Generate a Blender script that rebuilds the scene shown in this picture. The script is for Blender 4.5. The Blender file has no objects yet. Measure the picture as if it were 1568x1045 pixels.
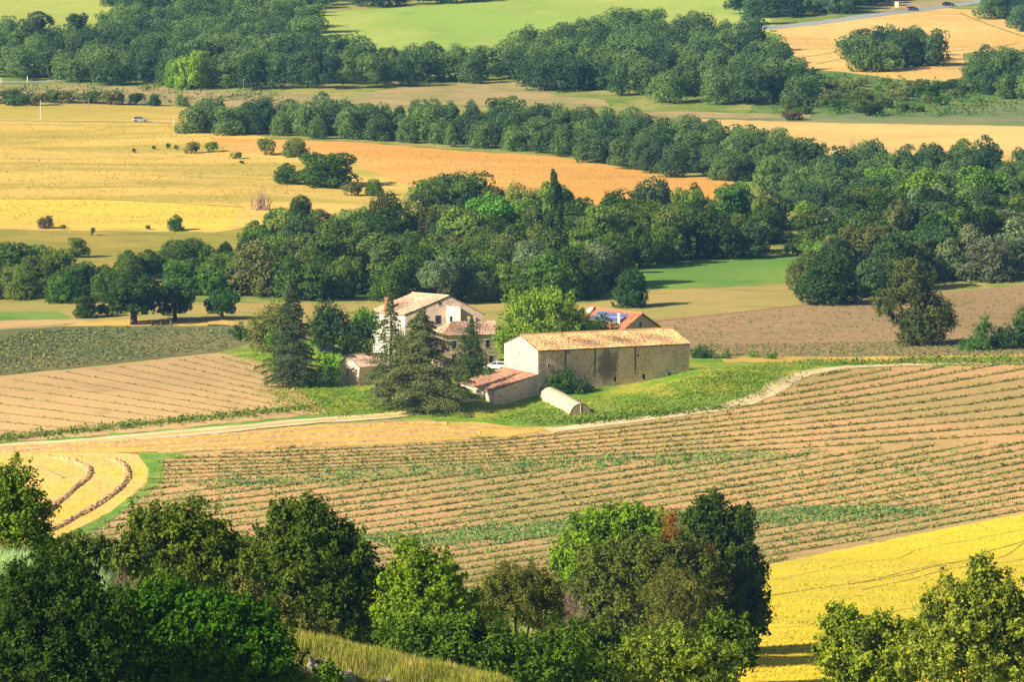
import bpy, math, random
import numpy as np
from mathutils import Vector, Matrix
from mathutils.geometry import delaunay_2d_cdt

sc = bpy.context.scene
col = sc.collection
R = math.radians
# ------------------------------------------------------------------ camera, light, exposure
H = 87.8; F = 8500.0; PITCH = R(5.08)
cam = bpy.data.cameras.new('camera'); co = bpy.data.objects.new('camera', cam); col.objects.link(co)
co.location = (0, 0, H); co.rotation_euler = (R(90) - PITCH, 0, 0)
cam.sensor_width = 36; cam.lens = F / 1568 * 36; cam.clip_start = 1; cam.clip_end = 12000
sc.camera = co
SUN_EL, SUN_AZ = R(30), math.atan2(-0.58, -1.0)        # direction towards the sun (from the left, slightly from the front)
SD = Vector((math.cos(SUN_AZ) * math.cos(SUN_EL), math.sin(SUN_AZ) * math.cos(SUN_EL), math.sin(SUN_EL)))
w = bpy.data.worlds.new('World'); sc.world = w; w.use_nodes = True
nt = w.node_tree; bg = nt.nodes['Background']
sky = nt.nodes.new('ShaderNodeTexSky'); sky.sky_type = 'NISHITA'; sky.sun_disc = False
sky.sun_elevation = SUN_EL; sky.sun_rotation = math.atan2(SD.x, SD.y)
nt.links.new(sky.outputs[0], bg.inputs[0]); bg.inputs[1].default_value = 0.05
sl = bpy.data.lights.new('sun', 'SUN'); sl.energy = 5.0; sl.angle = R(0.5); sl.color = (1, 0.905, 0.73)
so = bpy.data.objects.new('sun', sl); col.objects.link(so)
so.rotation_euler = SD.to_track_quat('Z', 'Y').to_euler(); so.location = (-300, 0, 400)
sc.view_settings.view_transform = 'Standard'; sc.view_settings.look = 'None'
sc.view_settings.exposure = 0.70; sc.view_settings.gamma = 1
sc.cycles.use_denoising = True
sc.cycles.max_bounces = 6; sc.cycles.diffuse_bounces = 3; sc.cycles.transmission_bounces = 3; sc.cycles.volume_bounces = 0
sc.cycles.transparent_max_bounces = 6

rng = np.random.default_rng(7); random.seed(7)

# ------------------------------------------------------------------ terrain
_cp = [(-200, 88), (0, 86), (20, 82), (60, 70), (100, 60), (160, 50), (200, 47), (260, 43), (300, 37.5), (350, 30), (400, 24),
       (450, 20), (515, 15.9), (610, 6.4), (690, -2.6), (765, -9.9), (800, -9.6), (824, -7.65), (846, -5.2), (868, -2.5), (895, 0), (935, .5),
       (1010, .7), (1090, 1.6), (1180, 4.25), (1270, 8.4), (1400, 11.8), (1490, 15), (1540, 17), (1660, 23.1), (1760, 27.4),
       (1900, 36), (2050, 45), (2300, 55), (3200, 62)]
_ty = np.arange(-200, 3201, 2.0)
_tz = np.interp(_ty, [c[0] for c in _cp], [c[1] for c in _cp])
_k = np.exp(-0.5 * (np.arange(-10, 11) / 4.0) ** 2); _k /= _k.sum()
_tz = np.convolve(np.pad(_tz, 10, mode='edge'), _k, mode='valid')
def Z(x, y):
    x = np.asarray(x, float); y = np.asarray(y, float)
    z = np.interp(y, _ty, _tz)
    far = np.clip((y - 400) / 300, 0, 1)
    z = z + far * (.35 * np.sin(x / 17 + y / 29) + .3 * np.sin(x / 31 - y / 47 + 1.3) )
    # near knoll on the left
    d = np.where(y < 228, (y - 228) / 11.5, (y - 228) / 16.0)
    a = np.clip(np.interp(x, [-60, -21, -10.4, -.6, 12], [15, 12.8, 10.3, 8.1, 0]), 0, 20)
    z = z + a * np.exp(-0.5 * d * d)
    # a mound east of the barn, a dip at the lean-to
    z = z + 1.9 * np.exp(-(((x - 33) / 9) ** 2 + ((y - 905) / 11) ** 2))
    z = z - 1.1 * np.exp(-(((x + 2) / 6) ** 2 + ((y - 888) / 7) ** 2))
    return z
CP, SP = math.cos(PITCH), math.sin(PITCH)
def ray(px, py):
    a = (px - 784) / F; b = -(py - 522.5) / F
    return np.array([a, CP + b * SP, -SP + b * CP])
_ys = np.arange(420, 3180, .5)
_yn = np.arange(150, 3180, .25)
def G(px, py, near=False):
    ys = _yn if near else _ys
    d = ray(px, py); t = ys / d[1]
    f = H + t * d[2] - Z(t * d[0], ys)
    i = np.argmax(f < 0)
    if f[i] >= 0: i = len(ys) - 1
    if i > 0:
        u = f[i - 1] / (f[i - 1] - f[i]); y = ys[i - 1] + u * (ys[i] - ys[i - 1])
    else: y = ys[0]
    x = y / d[1] * d[0]
    return np.array([x, y, float(Z(x, y))])
def GY(px, Y):
    """ground point in pixel column px at distance Y"""
    x = (px - 784) / F * Y * CP * 1.004
    return np.array([x, Y, float(Z(x, Y))])
def PZ(px, py, z):
    d = ray(px, py); t = (z - H) / d[2]
    return np.array([d[0] * t, d[1] * t, z])
def PY(px, py, Y):
    d = ray(px, py); t = Y / d[1]
    return np.array([d[0] * t, Y, H + d[2] * t])
def proj(p):
    x, y, z = p[0], p[1], p[2] - H
    dep = y * CP - z * SP; up = y * SP + z * CP
    return 784 + F * x / dep, 522.5 - F * up / dep

# ------------------------------------------------------------------ helpers
def S(r, g, b, k=1.0):
    f = lambda c: ((c / 255 / 12.92) if c / 255 <= .04045 else ((c / 255 + .055) / 1.055) ** 2.4) * k
    return (min(f(r), .95), min(f(g), .95), min(f(b), .95), 1)
def tag(o, label=None, cat=None, group=None, kind=None):
    if label: o['label'] = label
    if cat: o['category'] = cat
    if group: o['group'] = group
    if kind: o['kind'] = kind
    return o
def empty(name, loc=(0, 0, 0), rz=0):
    o = bpy.data.objects.new(name, None); o.location = loc; o.rotation_euler = (0, 0, rz); o.empty_display_size = .5
    col.objects.link(o); return o
def arr_mesh(name, V, Fq, mats, v=None, mi=None, smooth=False):
    """fast mesh: V (n,3), Fq (m,4) or (m,3)"""
    V = np.ascontiguousarray(V, np.float32); Fq = np.ascontiguousarray(Fq, np.int32)
    me = bpy.data.meshes.new(name); k = Fq.shape[1]; m = len(Fq)
    me.vertices.add(len(V)); me.vertices.foreach_set('co', V.ravel())
    me.loops.add(m * k); me.loops.foreach_set('vertex_index', Fq.ravel())
    me.polygons.add(m); me.polygons.foreach_set('loop_start', np.arange(0, m * k, k, dtype=np.int32))
    me.polygons.foreach_set('loop_total', np.full(m, k, np.int32))
    if mi is not None: me.polygons.foreach_set('material_index', np.asarray(mi, np.int32))
    me.polygons.foreach_set('use_smooth', np.full(m, smooth))
    for x in (mats if isinstance(mats, (list, tuple)) else [mats]): me.materials.append(x)
    if v is not None:
        at = me.attributes.new('v', 'FLOAT', 'FACE'); at.data.foreach_set('value', np.ascontiguousarray(v, np.float32))
    me.update(calc_edges=True)
    return me
def link(name, me, parent=None, loc=None, kind=None):
    o = bpy.data.objects.new(name, me); col.objects.link(o)
    if parent: o.parent = parent
    if loc is not None: o.location = loc
    if kind: o['kind'] = kind
    return o
class MB:
    def __init__(s): s.v = []; s.f = []
    def add(s, vs, fs):
        b = len(s.v); s.v += [tuple(map(float, p)) for p in vs]; s.f += [tuple(i + b for i in f) for f in fs]; return s
    def box(s, x0, x1, y0, y1, z0, z1):
        return s.add([(x0, y0, z0), (x1, y0, z0), (x1, y1, z0), (x0, y1, z0), (x0, y0, z1), (x1, y0, z1), (x1, y1, z1), (x0, y1, z1)],
                     [(0, 3, 2, 1), (4, 5, 6, 7), (0, 1, 5, 4), (1, 2, 6, 5), (2, 3, 7, 6), (3, 0, 4, 7)])
    def slab(s, quad, th):
        """quad given counterclockwise seen from outside; thickness added outwards"""
        q = [Vector(p) for p in quad]; n = (q[1] - q[0]).cross(q[2] - q[0]).normalized() * th
        a = [p for p in q] + [p + n for p in q]; k = len(q)
        return s.add(a, [tuple(reversed(range(k))), tuple(range(k, 2 * k))] + [(i, (i + 1) % k, (i + 1) % k + k, i + k) for i in range(k)])
    def tube(s, pts, rad, n=7, cap=True):
        pts = [Vector(p) for p in pts]; b = len(s.v)
        for i, p in enumerate(pts):
            t = (pts[min(i + 1, len(pts) - 1)] - pts[max(i - 1, 0)]).normalized()
            a = t.orthogonal().normalized(); c = t.cross(a); r = rad[i] if hasattr(rad, '__len__') else rad
            if i == 0: ref = a
            else:
                a = (ref - t * ref.dot(t)).normalized(); c = t.cross(a); ref = a
            s.v += [tuple(p + (a * math.cos(2 * math.pi * k / n) + c * math.sin(2 * math.pi * k / n)) * r) for k in range(n)]
        for i in range(len(pts) - 1):
            for k in range(n):
                s.f.append((b + i * n + k, b + i * n + (k + 1) % n, b + (i + 1) * n + (k + 1) % n, b + (i + 1) * n + k))
        if cap:
            s.f.append(tuple(b + k for k in reversed(range(n)))); s.f.append(tuple(b + (len(pts) - 1) * n + k for k in range(n)))
        return s
    def mesh(s, name, mat, smooth=False):
        me = bpy.data.meshes.new(name); me.from_pydata(s.v, [], s.f)
        if mat: me.materials.append(mat)
        if smooth:
            for p in me.polygons: p.use_smooth = True
        me.update(); return me
    def build(s, name, mat, parent=None, smooth=False, kind=None):
        return link(name, s.mesh(name, mat, smooth), parent, kind=kind)

# ------------------------------------------------------------------ materials
def mat(name):
    m = bpy.data.materials.new(name); m.use_nodes = True; t = m.node_tree
    return m, t, t.nodes['Principled BSDF']
def N(t, ty, **kw):
    n = t.nodes.new(ty)
    for k, v in kw.items(): setattr(n, k, v)
    return n
def mixc(t, f, a, b, blend='MIX'):
    n = N(t, 'ShaderNodeMix', data_type='RGBA', blend_type=blend)
    for s, v in ((n.inputs[0], f), (n.inputs[6], a), (n.inputs[7], b)):
        if isinstance(v, (int, float)): s.default_value = v
        elif isinstance(v, tuple): s.default_value = v
        else: t.links.new(v, s)
    return n.outputs[2]
def noise(t, vec, scale, detail=4, rough=.55, dist=0):
    n = N(t, 'ShaderNodeTexNoise'); n.inputs['Scale'].default_value = scale; n.inputs['Detail'].default_value = detail
    n.inputs['Roughness'].default_value = rough; n.inputs['Distortion'].default_value = dist
    if vec is not None: t.links.new(vec, n.inputs['Vector'])
    return n.outputs['Fac']
def ramp(t, fac, a, b):
    n = N(t, 'ShaderNodeMapRange'); n.interpolation_type = 'SMOOTHSTEP'
    t.links.new(fac, n.inputs[0]); n.inputs[1].default_value = a; n.inputs[2].default_value = b
    return n.outputs[0]
def mapping(t, vec, rot=0, sx=1, sy=1, sz=1):
    n = N(t, 'ShaderNodeMapping'); n.inputs['Rotation'].default_value = (0, 0, rot); n.inputs['Scale'].default_value = (sx, sy, sz)
    t.links.new(vec, n.inputs['Vector']); return n.outputs[0]
def field_mat(name, c1, c2, c3=None, fine=.9, coarse=.03, lo=.42, hi=.6, rot=0, sx=1, sy=1, speck=.5, rough=.95, bump=0.0, mid=.14):
    """c1/c2 mixed by a broad noise, c3 as fine specks"""
    m, t, b = mat(name)
    pos = N(t, 'ShaderNodeNewGeometry').outputs['Position']
    v = mapping(t, pos, rot, sx, sy, 1)
    base = mixc(t, ramp(t, noise(t, v, coarse, 5, .6, .4), lo, hi), c1, c2)
    c3 = c3 or tuple([c * .6 for c in c1[:3]] + [1])
    f2 = ramp(t, noise(t, v, mid, 4, .65), .5, .72)
    base = mixc(t, mult(t, f2, .55), base, c3)
    fn = noise(t, v, fine, 3, .7)
    base = mixc(t, mult(t, ramp(t, fn, .48, .7), speck), base, c3)
    t.links.new(base, b.inputs['Base Color']); b.inputs['Roughness'].default_value = rough
    b.inputs['Specular IOR Level'].default_value = .1
    if bump:
        bp = N(t, 'ShaderNodeBump'); bp.inputs['Distance'].default_value = bump; t.links.new(fn, bp.inputs['Height'])
        t.links.new(bp.outputs[0], b.inputs['Normal'])
    return m
def mult(t, a, k):
    n = N(t, 'ShaderNodeMath', operation='MULTIPLY')
    t.links.new(a, n.inputs[0])
    if isinstance(k, (int, float)): n.inputs[1].default_value = k
    else: t.links.new(k, n.inputs[1])
    return n.outputs[0]
def plain(name, c, rough=.8, var=.25, scale=2.0, metal=0):
    m, t, b = mat(name)
    pos = N(t, 'ShaderNodeTexCoord').outputs['Object']
    d = tuple([x * (1 - var) for x in c[:3]] + [1])
    t.links.new(mixc(t, ramp(t, noise(t, pos, scale, 5, .6), .35, .65), c, d), b.inputs['Base Color'])
    b.inputs['Roughness'].default_value = rough; b.inputs['Metallic'].default_value = metal
    return m
def leaf_mat(name, trans=.25, spec=True):
    """leaf colour = object colour, varied per leaf by face attribute v"""
    m, t, b = mat(name); t.nodes.remove(b)
    out = t.nodes['Material Output']
    oc = N(t, 'ShaderNodeObjectInfo').outputs['Color']
    at = N(t, 'ShaderNodeAttribute', attribute_name='v').outputs['Fac']
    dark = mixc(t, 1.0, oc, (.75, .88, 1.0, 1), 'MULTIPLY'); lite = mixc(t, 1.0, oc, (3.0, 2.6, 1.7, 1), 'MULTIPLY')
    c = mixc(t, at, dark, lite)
    d = N(t, 'ShaderNodeBsdfDiffuse'); tr = N(t, 'ShaderNodeBsdfTranslucent'); mx = N(t, 'ShaderNodeMixShader')
    t.links.new(c, d.inputs[0]); t.links.new(mixc(t, 1.0, c, (1.3, 1.3, .6, 1), 'MULTIPLY'), tr.inputs[0])
    mx.inputs[0].default_value = trans
    t.links.new(d.outputs[0], mx.inputs[1]); t.links.new(tr.outputs[0], mx.inputs[2])
    t.links.new(mx.outputs[0], out.inputs[0]); return m
LEAF = leaf_mat('leaf'); 
BARK = plain('bark', (.09, .07, .055, 1), .95, .4, 3)
def stone_mat(name, c1, c2, mortar, sc_=2.6, stain=False):
    m, t, b = mat(name)
    pos = N(t, 'ShaderNodeTexCoord').outputs['Object']
    vo = N(t, 'ShaderNodeTexVoronoi', feature='F1'); vo.inputs['Scale'].default_value = sc_; 
    v = mapping(t, pos, 0, 1, 1, 1.7); t.links.new(v, vo.inputs['Vector'])
    ve = N(t, 'ShaderNodeTexVoronoi', feature='DISTANCE_TO_EDGE'); ve.inputs['Scale'].default_value = sc_; t.links.new(v, ve.inputs['Vector'])
    sep = N(t, 'ShaderNodeSeparateColor'); t.links.new(vo.outputs['Color'], sep.inputs[0])
    c = mixc(t, sep.outputs[0], c1, c2)
    c = mixc(t, mult(t, ramp(t, sep.outputs[1], .75, .95), .6), c, tuple([x * .45 for x in c1[:3]] + [1]))
    c = mixc(t, ramp(t, noise(t, pos, .35, 4, .6), .45, .68), c, mortar)
    e = ramp(t, ve.outputs['Distance'], .02, .09)
    c = mixc(t, e, mortar, c)
    n2 = ramp(t, noise(t, pos, .8, 5, .7), .5, .75)
    c = mixc(t, mult(t, n2, .35), c, tuple([x * .5 for x in c1[:3]] + [1]))
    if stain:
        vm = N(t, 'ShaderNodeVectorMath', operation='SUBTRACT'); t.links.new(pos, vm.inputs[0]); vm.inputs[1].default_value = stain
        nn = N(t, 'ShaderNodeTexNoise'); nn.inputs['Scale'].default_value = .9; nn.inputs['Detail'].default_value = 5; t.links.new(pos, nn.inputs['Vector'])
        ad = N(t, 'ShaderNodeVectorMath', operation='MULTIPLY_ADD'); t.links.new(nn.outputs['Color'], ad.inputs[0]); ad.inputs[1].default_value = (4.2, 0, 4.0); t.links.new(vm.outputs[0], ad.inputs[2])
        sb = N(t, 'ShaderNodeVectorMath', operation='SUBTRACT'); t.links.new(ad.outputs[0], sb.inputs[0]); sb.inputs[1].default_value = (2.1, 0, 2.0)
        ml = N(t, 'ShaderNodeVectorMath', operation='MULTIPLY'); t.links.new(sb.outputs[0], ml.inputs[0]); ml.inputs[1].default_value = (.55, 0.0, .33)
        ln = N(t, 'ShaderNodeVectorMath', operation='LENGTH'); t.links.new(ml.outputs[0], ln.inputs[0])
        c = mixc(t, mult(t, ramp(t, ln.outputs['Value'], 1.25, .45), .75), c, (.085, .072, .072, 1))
    t.links.new(c, b.inputs['Base Color']); b.inputs['Roughness'].default_value = .95; b.inputs['Specular IOR Level'].default_value = .15
    bp = N(t, 'ShaderNodeBump'); bp.inputs['Distance'].default_value = .05; bp.inputs['Strength'].default_value = .8
    t.links.new(ve.outputs['Distance'], bp.inputs['Height']); t.links.new(bp.outputs[0], b.inputs['Normal'])
    return m
def tile_mat(name, c1, c2, c3):
    m, t, b = mat(name)
    uv = N(t, 'ShaderNodeUVMap').outputs[0]
    vo = N(t, 'ShaderNodeTexVoronoi'); vo.inputs['Scale'].default_value = 1; vo.inputs['Randomness'].default_value = .35
    t.links.new(mapping(t, uv, 0, 4.0, 2.6, 1), vo.inputs['Vector'])
    sep = N(t, 'ShaderNodeSeparateColor'); t.links.new(vo.outputs['Color'], sep.inputs[0])
    c = mixc(t, sep.outputs[0], c1, c2)
    c = mixc(t, ramp(t, sep.outputs[1], .62, .9), c, c3)
    c = mixc(t, mult(t, ramp(t, noise(t, uv, .5, 5, .65), .45, .7), .45), c, c3)
    t.links.new(c, b.inputs['Base Color']); b.inputs['Roughness'].default_value = .9; b.inputs['Specular IOR Level'].default_value = .2
    return m

# ------------------------------------------------------------------ ground sheet and draped field sheets
ty = np.concatenate([np.arange(-60, 150, 15.), np.arange(150, 260, 2.), np.arange(260, 440, 6.), np.arange(440, 960, 3.), np.arange(960, 1950, 6.),
                     np.arange(1950, 2350, 40.), np.arange(2400, 3201, 200.)])
sx = np.concatenate([[-1.15] * 8, np.linspace(-1.15, 1.15, 200), [1.15] * 8]); ex_ = np.array([900, 560, 340, 200, 110, 55, 24, 9.]); ex_ = np.concatenate([-ex_, np.zeros(200), ex_[::-1]])
GX = sx[None, :] * (22 + .092 * np.clip(ty, 0, 1e9))[:, None] + ex_[None, :]; GYY = np.repeat(ty[:, None], len(sx), 1)
GZ = Z(GX, GYY)
ny, nx = GX.shape
idx = np.arange(ny * nx).reshape(ny, nx)
quads_ = np.stack([idx[:-1, :-1], idx[:-1, 1:], idx[1:, 1:], idx[1:, :-1]], -1).reshape(-1, 4)
M_ground = field_mat('meadow', S(128, 148, 62), S(176, 166, 92), S(74, 104, 44), fine=.8, coarse=.05, speck=.6)
g = link('ground', arr_mesh('ground', np.stack([GX, GYY, GZ], -1).reshape(-1, 3), quads_, M_ground, smooth=True), kind='structure')
GPT = np.stack([GX, GYY], -1).reshape(-1, 2)
def inside(P, poly):
    x, y = P[:, 0], P[:, 1]; c = np.zeros(len(P), bool); n = len(poly)
    for i in range(n):
        x1, y1 = poly[i]; x2, y2 = poly[(i + 1) % n]
        if y1 == y2: continue
        k = ((y1 > y) != (y2 > y)) & (x < (x2 - x1) * (y - y1) / (y2 - y1) + x1); c ^= k
    return c
def densify(poly, step=14, jit=.5, closed=True, r=None):
    out = []; n = len(poly)
    for i in range(n if closed else n - 1):
        a = np.array(poly[i], float); b = np.array(poly[(i + 1) % n], float); k = max(1, int(np.linalg.norm(b - a) / step))
        for j in range(k):
            p = a + (b - a) * j / k
            out.append((p[0] + (rng.normal() * jit * 2 if j else 0), p[1] + (rng.normal() * jit * .7 if j else 0)))
    if not closed: out.append(tuple(poly[-1]))
    return out
def sheet(name, poly, m, lift, jit=.5, world=False, kind='structure', near=False):
    W = [tuple(p) for p in poly] if world else [tuple(G(px, py, near)[:2]) for px, py in densify(poly, jit=jit)]
    W2 = np.array(W)
    lo, hi = W2.min(0), W2.max(0)
    q = GPT[(GPT[:, 0] > lo[0]) & (GPT[:, 0] < hi[0]) & (GPT[:, 1] > lo[1]) & (GPT[:, 1] < hi[1])]
    q = q[inside(q, W)]
    n = len(W); pts = [Vector(p) for p in W] + [Vector(p) for p in q]
    r = delaunay_2d_cdt(pts, [], [list(range(n))], 1, 1e-5)
    V = np.array([(p.x, p.y) for p in r[0]]); T = np.array([f for f in r[2] if len(f) == 3])
    V3 = np.column_stack([V, Z(V[:, 0], V[:, 1]) + lift])
    a, b_, c_ = V3[T[:, 0]], V3[T[:, 1]], V3[T[:, 2]]
    flip = np.cross(b_ - a, c_ - a)[:, 2] < 0
    T[flip] = T[flip][:, ::-1]
    return link(name, arr_mesh(name, V3, T, m, smooth=True), kind=kind)
def ribbon(name, pts, wid, m, lift, parent=None, kind='structure', near=False, rows=1):
    """flat strip of world width wid along pixel polyline"""
    P = [G(px, py, near)[:2] for px, py in pts]
    Q = []
    for i in range(len(P) - 1):
        k = max(1, int(np.linalg.norm(P[i + 1] - P[i]) / 3))
        for j in range(k): Q.append(P[i] + (P[i + 1] - P[i]) * j / k)
    Q.append(P[-1]); Q = np.array(Q)
    for _ in range(3): Q[1:-1] = (Q[:-2] + 2 * Q[1:-1] + Q[2:]) / 4
    T = np.gradient(Q, axis=0); T /= np.linalg.norm(T, axis=1)[:, None]; Nn = np.column_stack([-T[:, 1], T[:, 0]])
    wv = wid * (1 + .12 * rng.normal(size=(len(Q), 1))) / 2
    A = Q + Nn * wv; B = Q - Nn * wv; k = len(Q)
    V = np.concatenate([A, B]); V = np.column_stack([V, Z(V[:, 0], V[:, 1]) + lift])
    f = [(i, i + k, i + 1 + k, i + 1) for i in range(k - 1)]
    return link(name, arr_mesh(name, V, np.array(f), m), parent, kind=kind)

MF = {}
MF['pale_green'] = field_mat('pale_green_crop', S(160, 186, 82), S(188, 196, 96), S(136, 166, 76), coarse=.015, speck=.5, sy=.5, mid=.05)
MF['pale_yellow'] = field_mat('pale_yellow_crop', S(186, 190, 88), S(168, 182, 84), S(150, 165, 80), coarse=.02, speck=.3)
MF['wheat'] = field_mat('ripe_wheat', S(240, 200, 122), S(228, 184, 104), S(196, 158, 90), coarse=.02, fine=.6, speck=.5, sx=.3, mid=.07)
MF['gold'] = field_mat('golden_meadow', S(240, 198, 104), S(196, 174, 80), S(160, 152, 66), coarse=.03, fine=.5, mid=.07, speck=.55, sx=.3, lo=.42, hi=.6)
MF['bright'] = field_mat('bright_yellow_crop', S(242, 208, 84), S(236, 194, 92), S(206, 178, 70), coarse=.04, speck=.55, sx=.25, mid=.09)
MF['orange'] = field_mat('orange_cereal', S(232, 166, 80), S(238, 180, 98), S(200, 152, 80), coarse=.04, speck=.55, sx=.25, mid=.09)
MF['beige'] = field_mat('dry_stubble', S(190, 165, 112), S(160, 155, 95), S(150, 125, 85), coarse=.05, speck=.5)
MF['scrubgrass'] = field_mat('rough_grass', S(104, 134, 62), S(140, 150, 74), S(74, 108, 54), coarse=.05, speck=.6)
MF['olive'] = field_mat('olive_meadow', S(158, 150, 64), S(182, 160, 74), S(120, 122, 52), coarse=.05, speck=.5, sx=.6)
MF['greyplant'] = field_mat('soil_between_young_plants', S(142, 130, 84), S(112, 122, 78), S(88, 104, 62), coarse=.03, fine=1.2, speck=.7)
MF['pinksoil'] = field_mat('pale_tilled_soil', S(204, 168, 116), S(216, 178, 120), S(172, 140, 94), coarse=.03, fine=1.6, speck=.4)
MF['green'] = field_mat('green_crop', S(112, 150, 62), S(134, 162, 70), S(90, 128, 52), coarse=.03, fine=.9, speck=.4)
MF['tan'] = field_mat('tan_meadow', S(170, 158, 86), S(190, 164, 96), S(140, 140, 74), coarse=.04, speck=.5, sx=.4)
MF['plough'] = field_mat('bare_brown_soil', S(176, 142, 102), S(166, 138, 96), S(138, 120, 80), coarse=.03, fine=1.3, speck=.5, mid=.3)
MF['straw'] = field_mat('cut_straw', S(230, 190, 96), S(212, 178, 88), S(170, 136, 76), coarse=.06, fine=1.2, speck=.6, sx=.5)
MF['rows'] = field_mat('reddish_soil', S(218, 170, 116), S(192, 162, 104), S(150, 134, 76), coarse=.03, fine=1.6, speck=.6, lo=.38, hi=.62, mid=.35)
MF['swath'] = field_mat('mown_yellow_grass', S(238, 204, 92), S(240, 198, 118), S(200, 168, 86), coarse=.09, fine=1.8, speck=.6, mid=.4)
MF['yellow'] = field_mat('ripe_yellow_cereal', S(246, 214, 62), S(222, 202, 70), S(190, 172, 54), coarse=.04, fine=2.2, speck=.6, sx=.5, mid=.3)
MF['farmgrass'] = field_mat('farm_grass', S(116, 156, 42), S(184, 178, 66), S(70, 120, 34), coarse=.09, fine=1.3, speck=.55, mid=.3)
MF['track'] = field_mat('pale_gravel', S(240, 214, 166), S(226, 196, 150), S(204, 172, 126), coarse=.2, fine=2, speck=.4)
MF['road'] = field_mat('far_asphalt', S(168, 172, 168), S(158, 164, 160), S(140, 146, 146), coarse=.05)
MF['darkgreen'] = field_mat('lush_green_strip', S(112, 154, 58), S(150, 168, 74), S(80, 122, 44), coarse=.2, fine=1.6, speck=.6)
MF['knoll'] = field_mat('knoll_turf', S(124, 128, 44), S(160, 150, 66), S(70, 88, 28), coarse=.25, fine=4, speck=.6, mid=1.2)
MF['lane'] = plain('flattened_crop', S(186, 158, 60), .9, .35, .4)

L = .018
sheet('pale_field', [(-60, -60), (400, -60), (400, 30), (-60, 70)], MF['pale_yellow'], L)
sheet('green_field', [(440, 22), (700, 6), (960, -14), (1150, -40), (1210, 90), (980, 120), (440, 120)], MF['pale_green'], L * 2)
sheet('stubble_field', [(1340, 18), (1360, -40), (1700, -60), (1700, 0), (1475, 2), (1400, 14)], MF['beige'], L)
sheet('wheat_field', [(1150, 48), (1290, 32), (1390, 19), (1450, 12), (1500, 16), (1540, 30), (1600, 46), (1600, 80), (1500, 78), (1474, 82), (1476, 94), (1484, 104),
      (1474, 118), (1440, 126), (1380, 122), (1290, 110), (1230, 106), (1170, 86)], MF['wheat'], L * 2)
sheet('rough_hillside', [(1150, 84), (1230, 106), (1290, 110), (1380, 122), (1440, 126), (1476, 118), (1486, 104), (1476, 84), (1640, 82), (1640, 194), (1040, 172), (1150, 168)], MF['scrubgrass'], L)
sheet('small_wheat_field', [(1520, 90), (1600, 86), (1600, 106), (1536, 103)], MF['wheat'], L * 2)
sheet('green_strip_field', [(1020, 170), (1200, 176), (1400, 172), (1568, 158), (1640, 160), (1640, 197), (1250, 190), (1020, 186)],
      field_mat('grey_green_crop', S(120, 140, 84), S(150, 146, 100), S(94, 120, 70), coarse=.05, speck=.5, sx=.3), L * 2)
sheet('pale_wheat_field', [(1060, 182), (1250, 188), (1640, 195), (1640, 262), (1200, 262), (1060, 200)], MF['wheat'], L * 3)
sheet('pale_strip', [(850, 174), (1050, 171), (1240, 176), (1240, 181), (1050, 181)], MF['beige'], L * 4)
sheet('stubble_strip', [(560, 142), (640, 130), (800, 124), (835, 142), (880, 149), (925, 153), (935, 164), (800, 164), (640, 160), (500, 165)], MF['beige'], L * 2)
sheet('roadside_meadow', [(-60, 129), (240, 132), (430, 143), (560, 150), (560, 168), (-60, 166)], MF['beige'], L)
sheet('golden_field', [(-60, 158), (300, 163), (330, 190), (420, 214), (560, 240), (640, 268), (600, 330), (400, 345), (330, 356), (-60, 351)], MF['gold'], L * 2)
sheet('bright_yellow_field', [(-60, 304), (150, 306), (270, 311), (372, 318), (350, 350), (280, 352), (200, 350), (-60, 350)], MF['bright'], L * 3)
sheet('orange_field', [(320, 211), (430, 214), (560, 219), (700, 231), (850, 240), (960, 258), (1130, 278), (1130, 300), (1080, 320), (700, 312), (600, 275), (540, 250), (440, 238), (350, 232)], MF['orange'], L * 4)
sheet('olive_slope', [(-60, 351), (200, 350), (330, 355), (420, 340), (560, 330), (560, 440), (-60, 470)], MF['olive'], L)
sheet('left_meadow', [(-60, 462), (380, 464), (800, 466), (800, 520), (-60, 520)], MF['tan'], L)
sheet('tan_meadow', [(620, 464), (900, 466), (1000, 445), (1240, 430), (1260, 470), (1000, 492), (860, 505), (620, 520)], MF['tan'], L * 2)
sheet('crop_field', [(930, 415), (1000, 407), (1230, 390), (1236, 432), (1120, 440), (1000, 444), (930, 446)], MF['green'], L * 3)
sheet('bare_strip', [(-60, 493), (110, 490), (160, 493), (-60, 508)], MF['pinksoil'], L * 3)
sheet('green_verge', [(-60, 480), (90, 478), (110, 488), (-60, 492)], MF['green'], L * 2)
sheet('straw_verge', [(150, 490), (350, 492), (380, 498), (200, 500), (100, 500)], MF['straw'], L * 2)
sheet('young_crop_field', [(-60, 508), (120, 500), (370, 500), (400, 520), (330, 540), (-60, 582)], MF['greyplant'], L * 3)
sheet('pale_row_field', [(-60, 584), (200, 556), (335, 541), (400, 556), (440, 590), (490, 620), (504, 634), (300, 656), (100, 672), (-60, 682)], MF['pinksoil'], L * 4)
sheet('brown_field', [(900, 500), (1000, 489), (1110, 480), (1230, 466), (1400, 452), (1640, 430), (1640, 548), (1060, 550), (900, 540)], MF['plough'], L * 3)
sheet('straw_strip', [(1100, 546), (1300, 548), (1640, 542), (1640, 552), (1250, 557), (1110, 556)], MF['straw'], L * 4)
sheet('farm_grass', [(330, 545), (400, 535), (480, 520), (620, 520), (860, 520), (1060, 540), (1300, 553), (1640, 550), (1640, 557), (1285, 566), (1200, 590), (1170, 612), (1100, 632),
      (860, 660), (760, 662), (640, 640), (480, 648), (505, 635), (395, 602), (432, 585)], MF['farmgrass'], L * 3)
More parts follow.
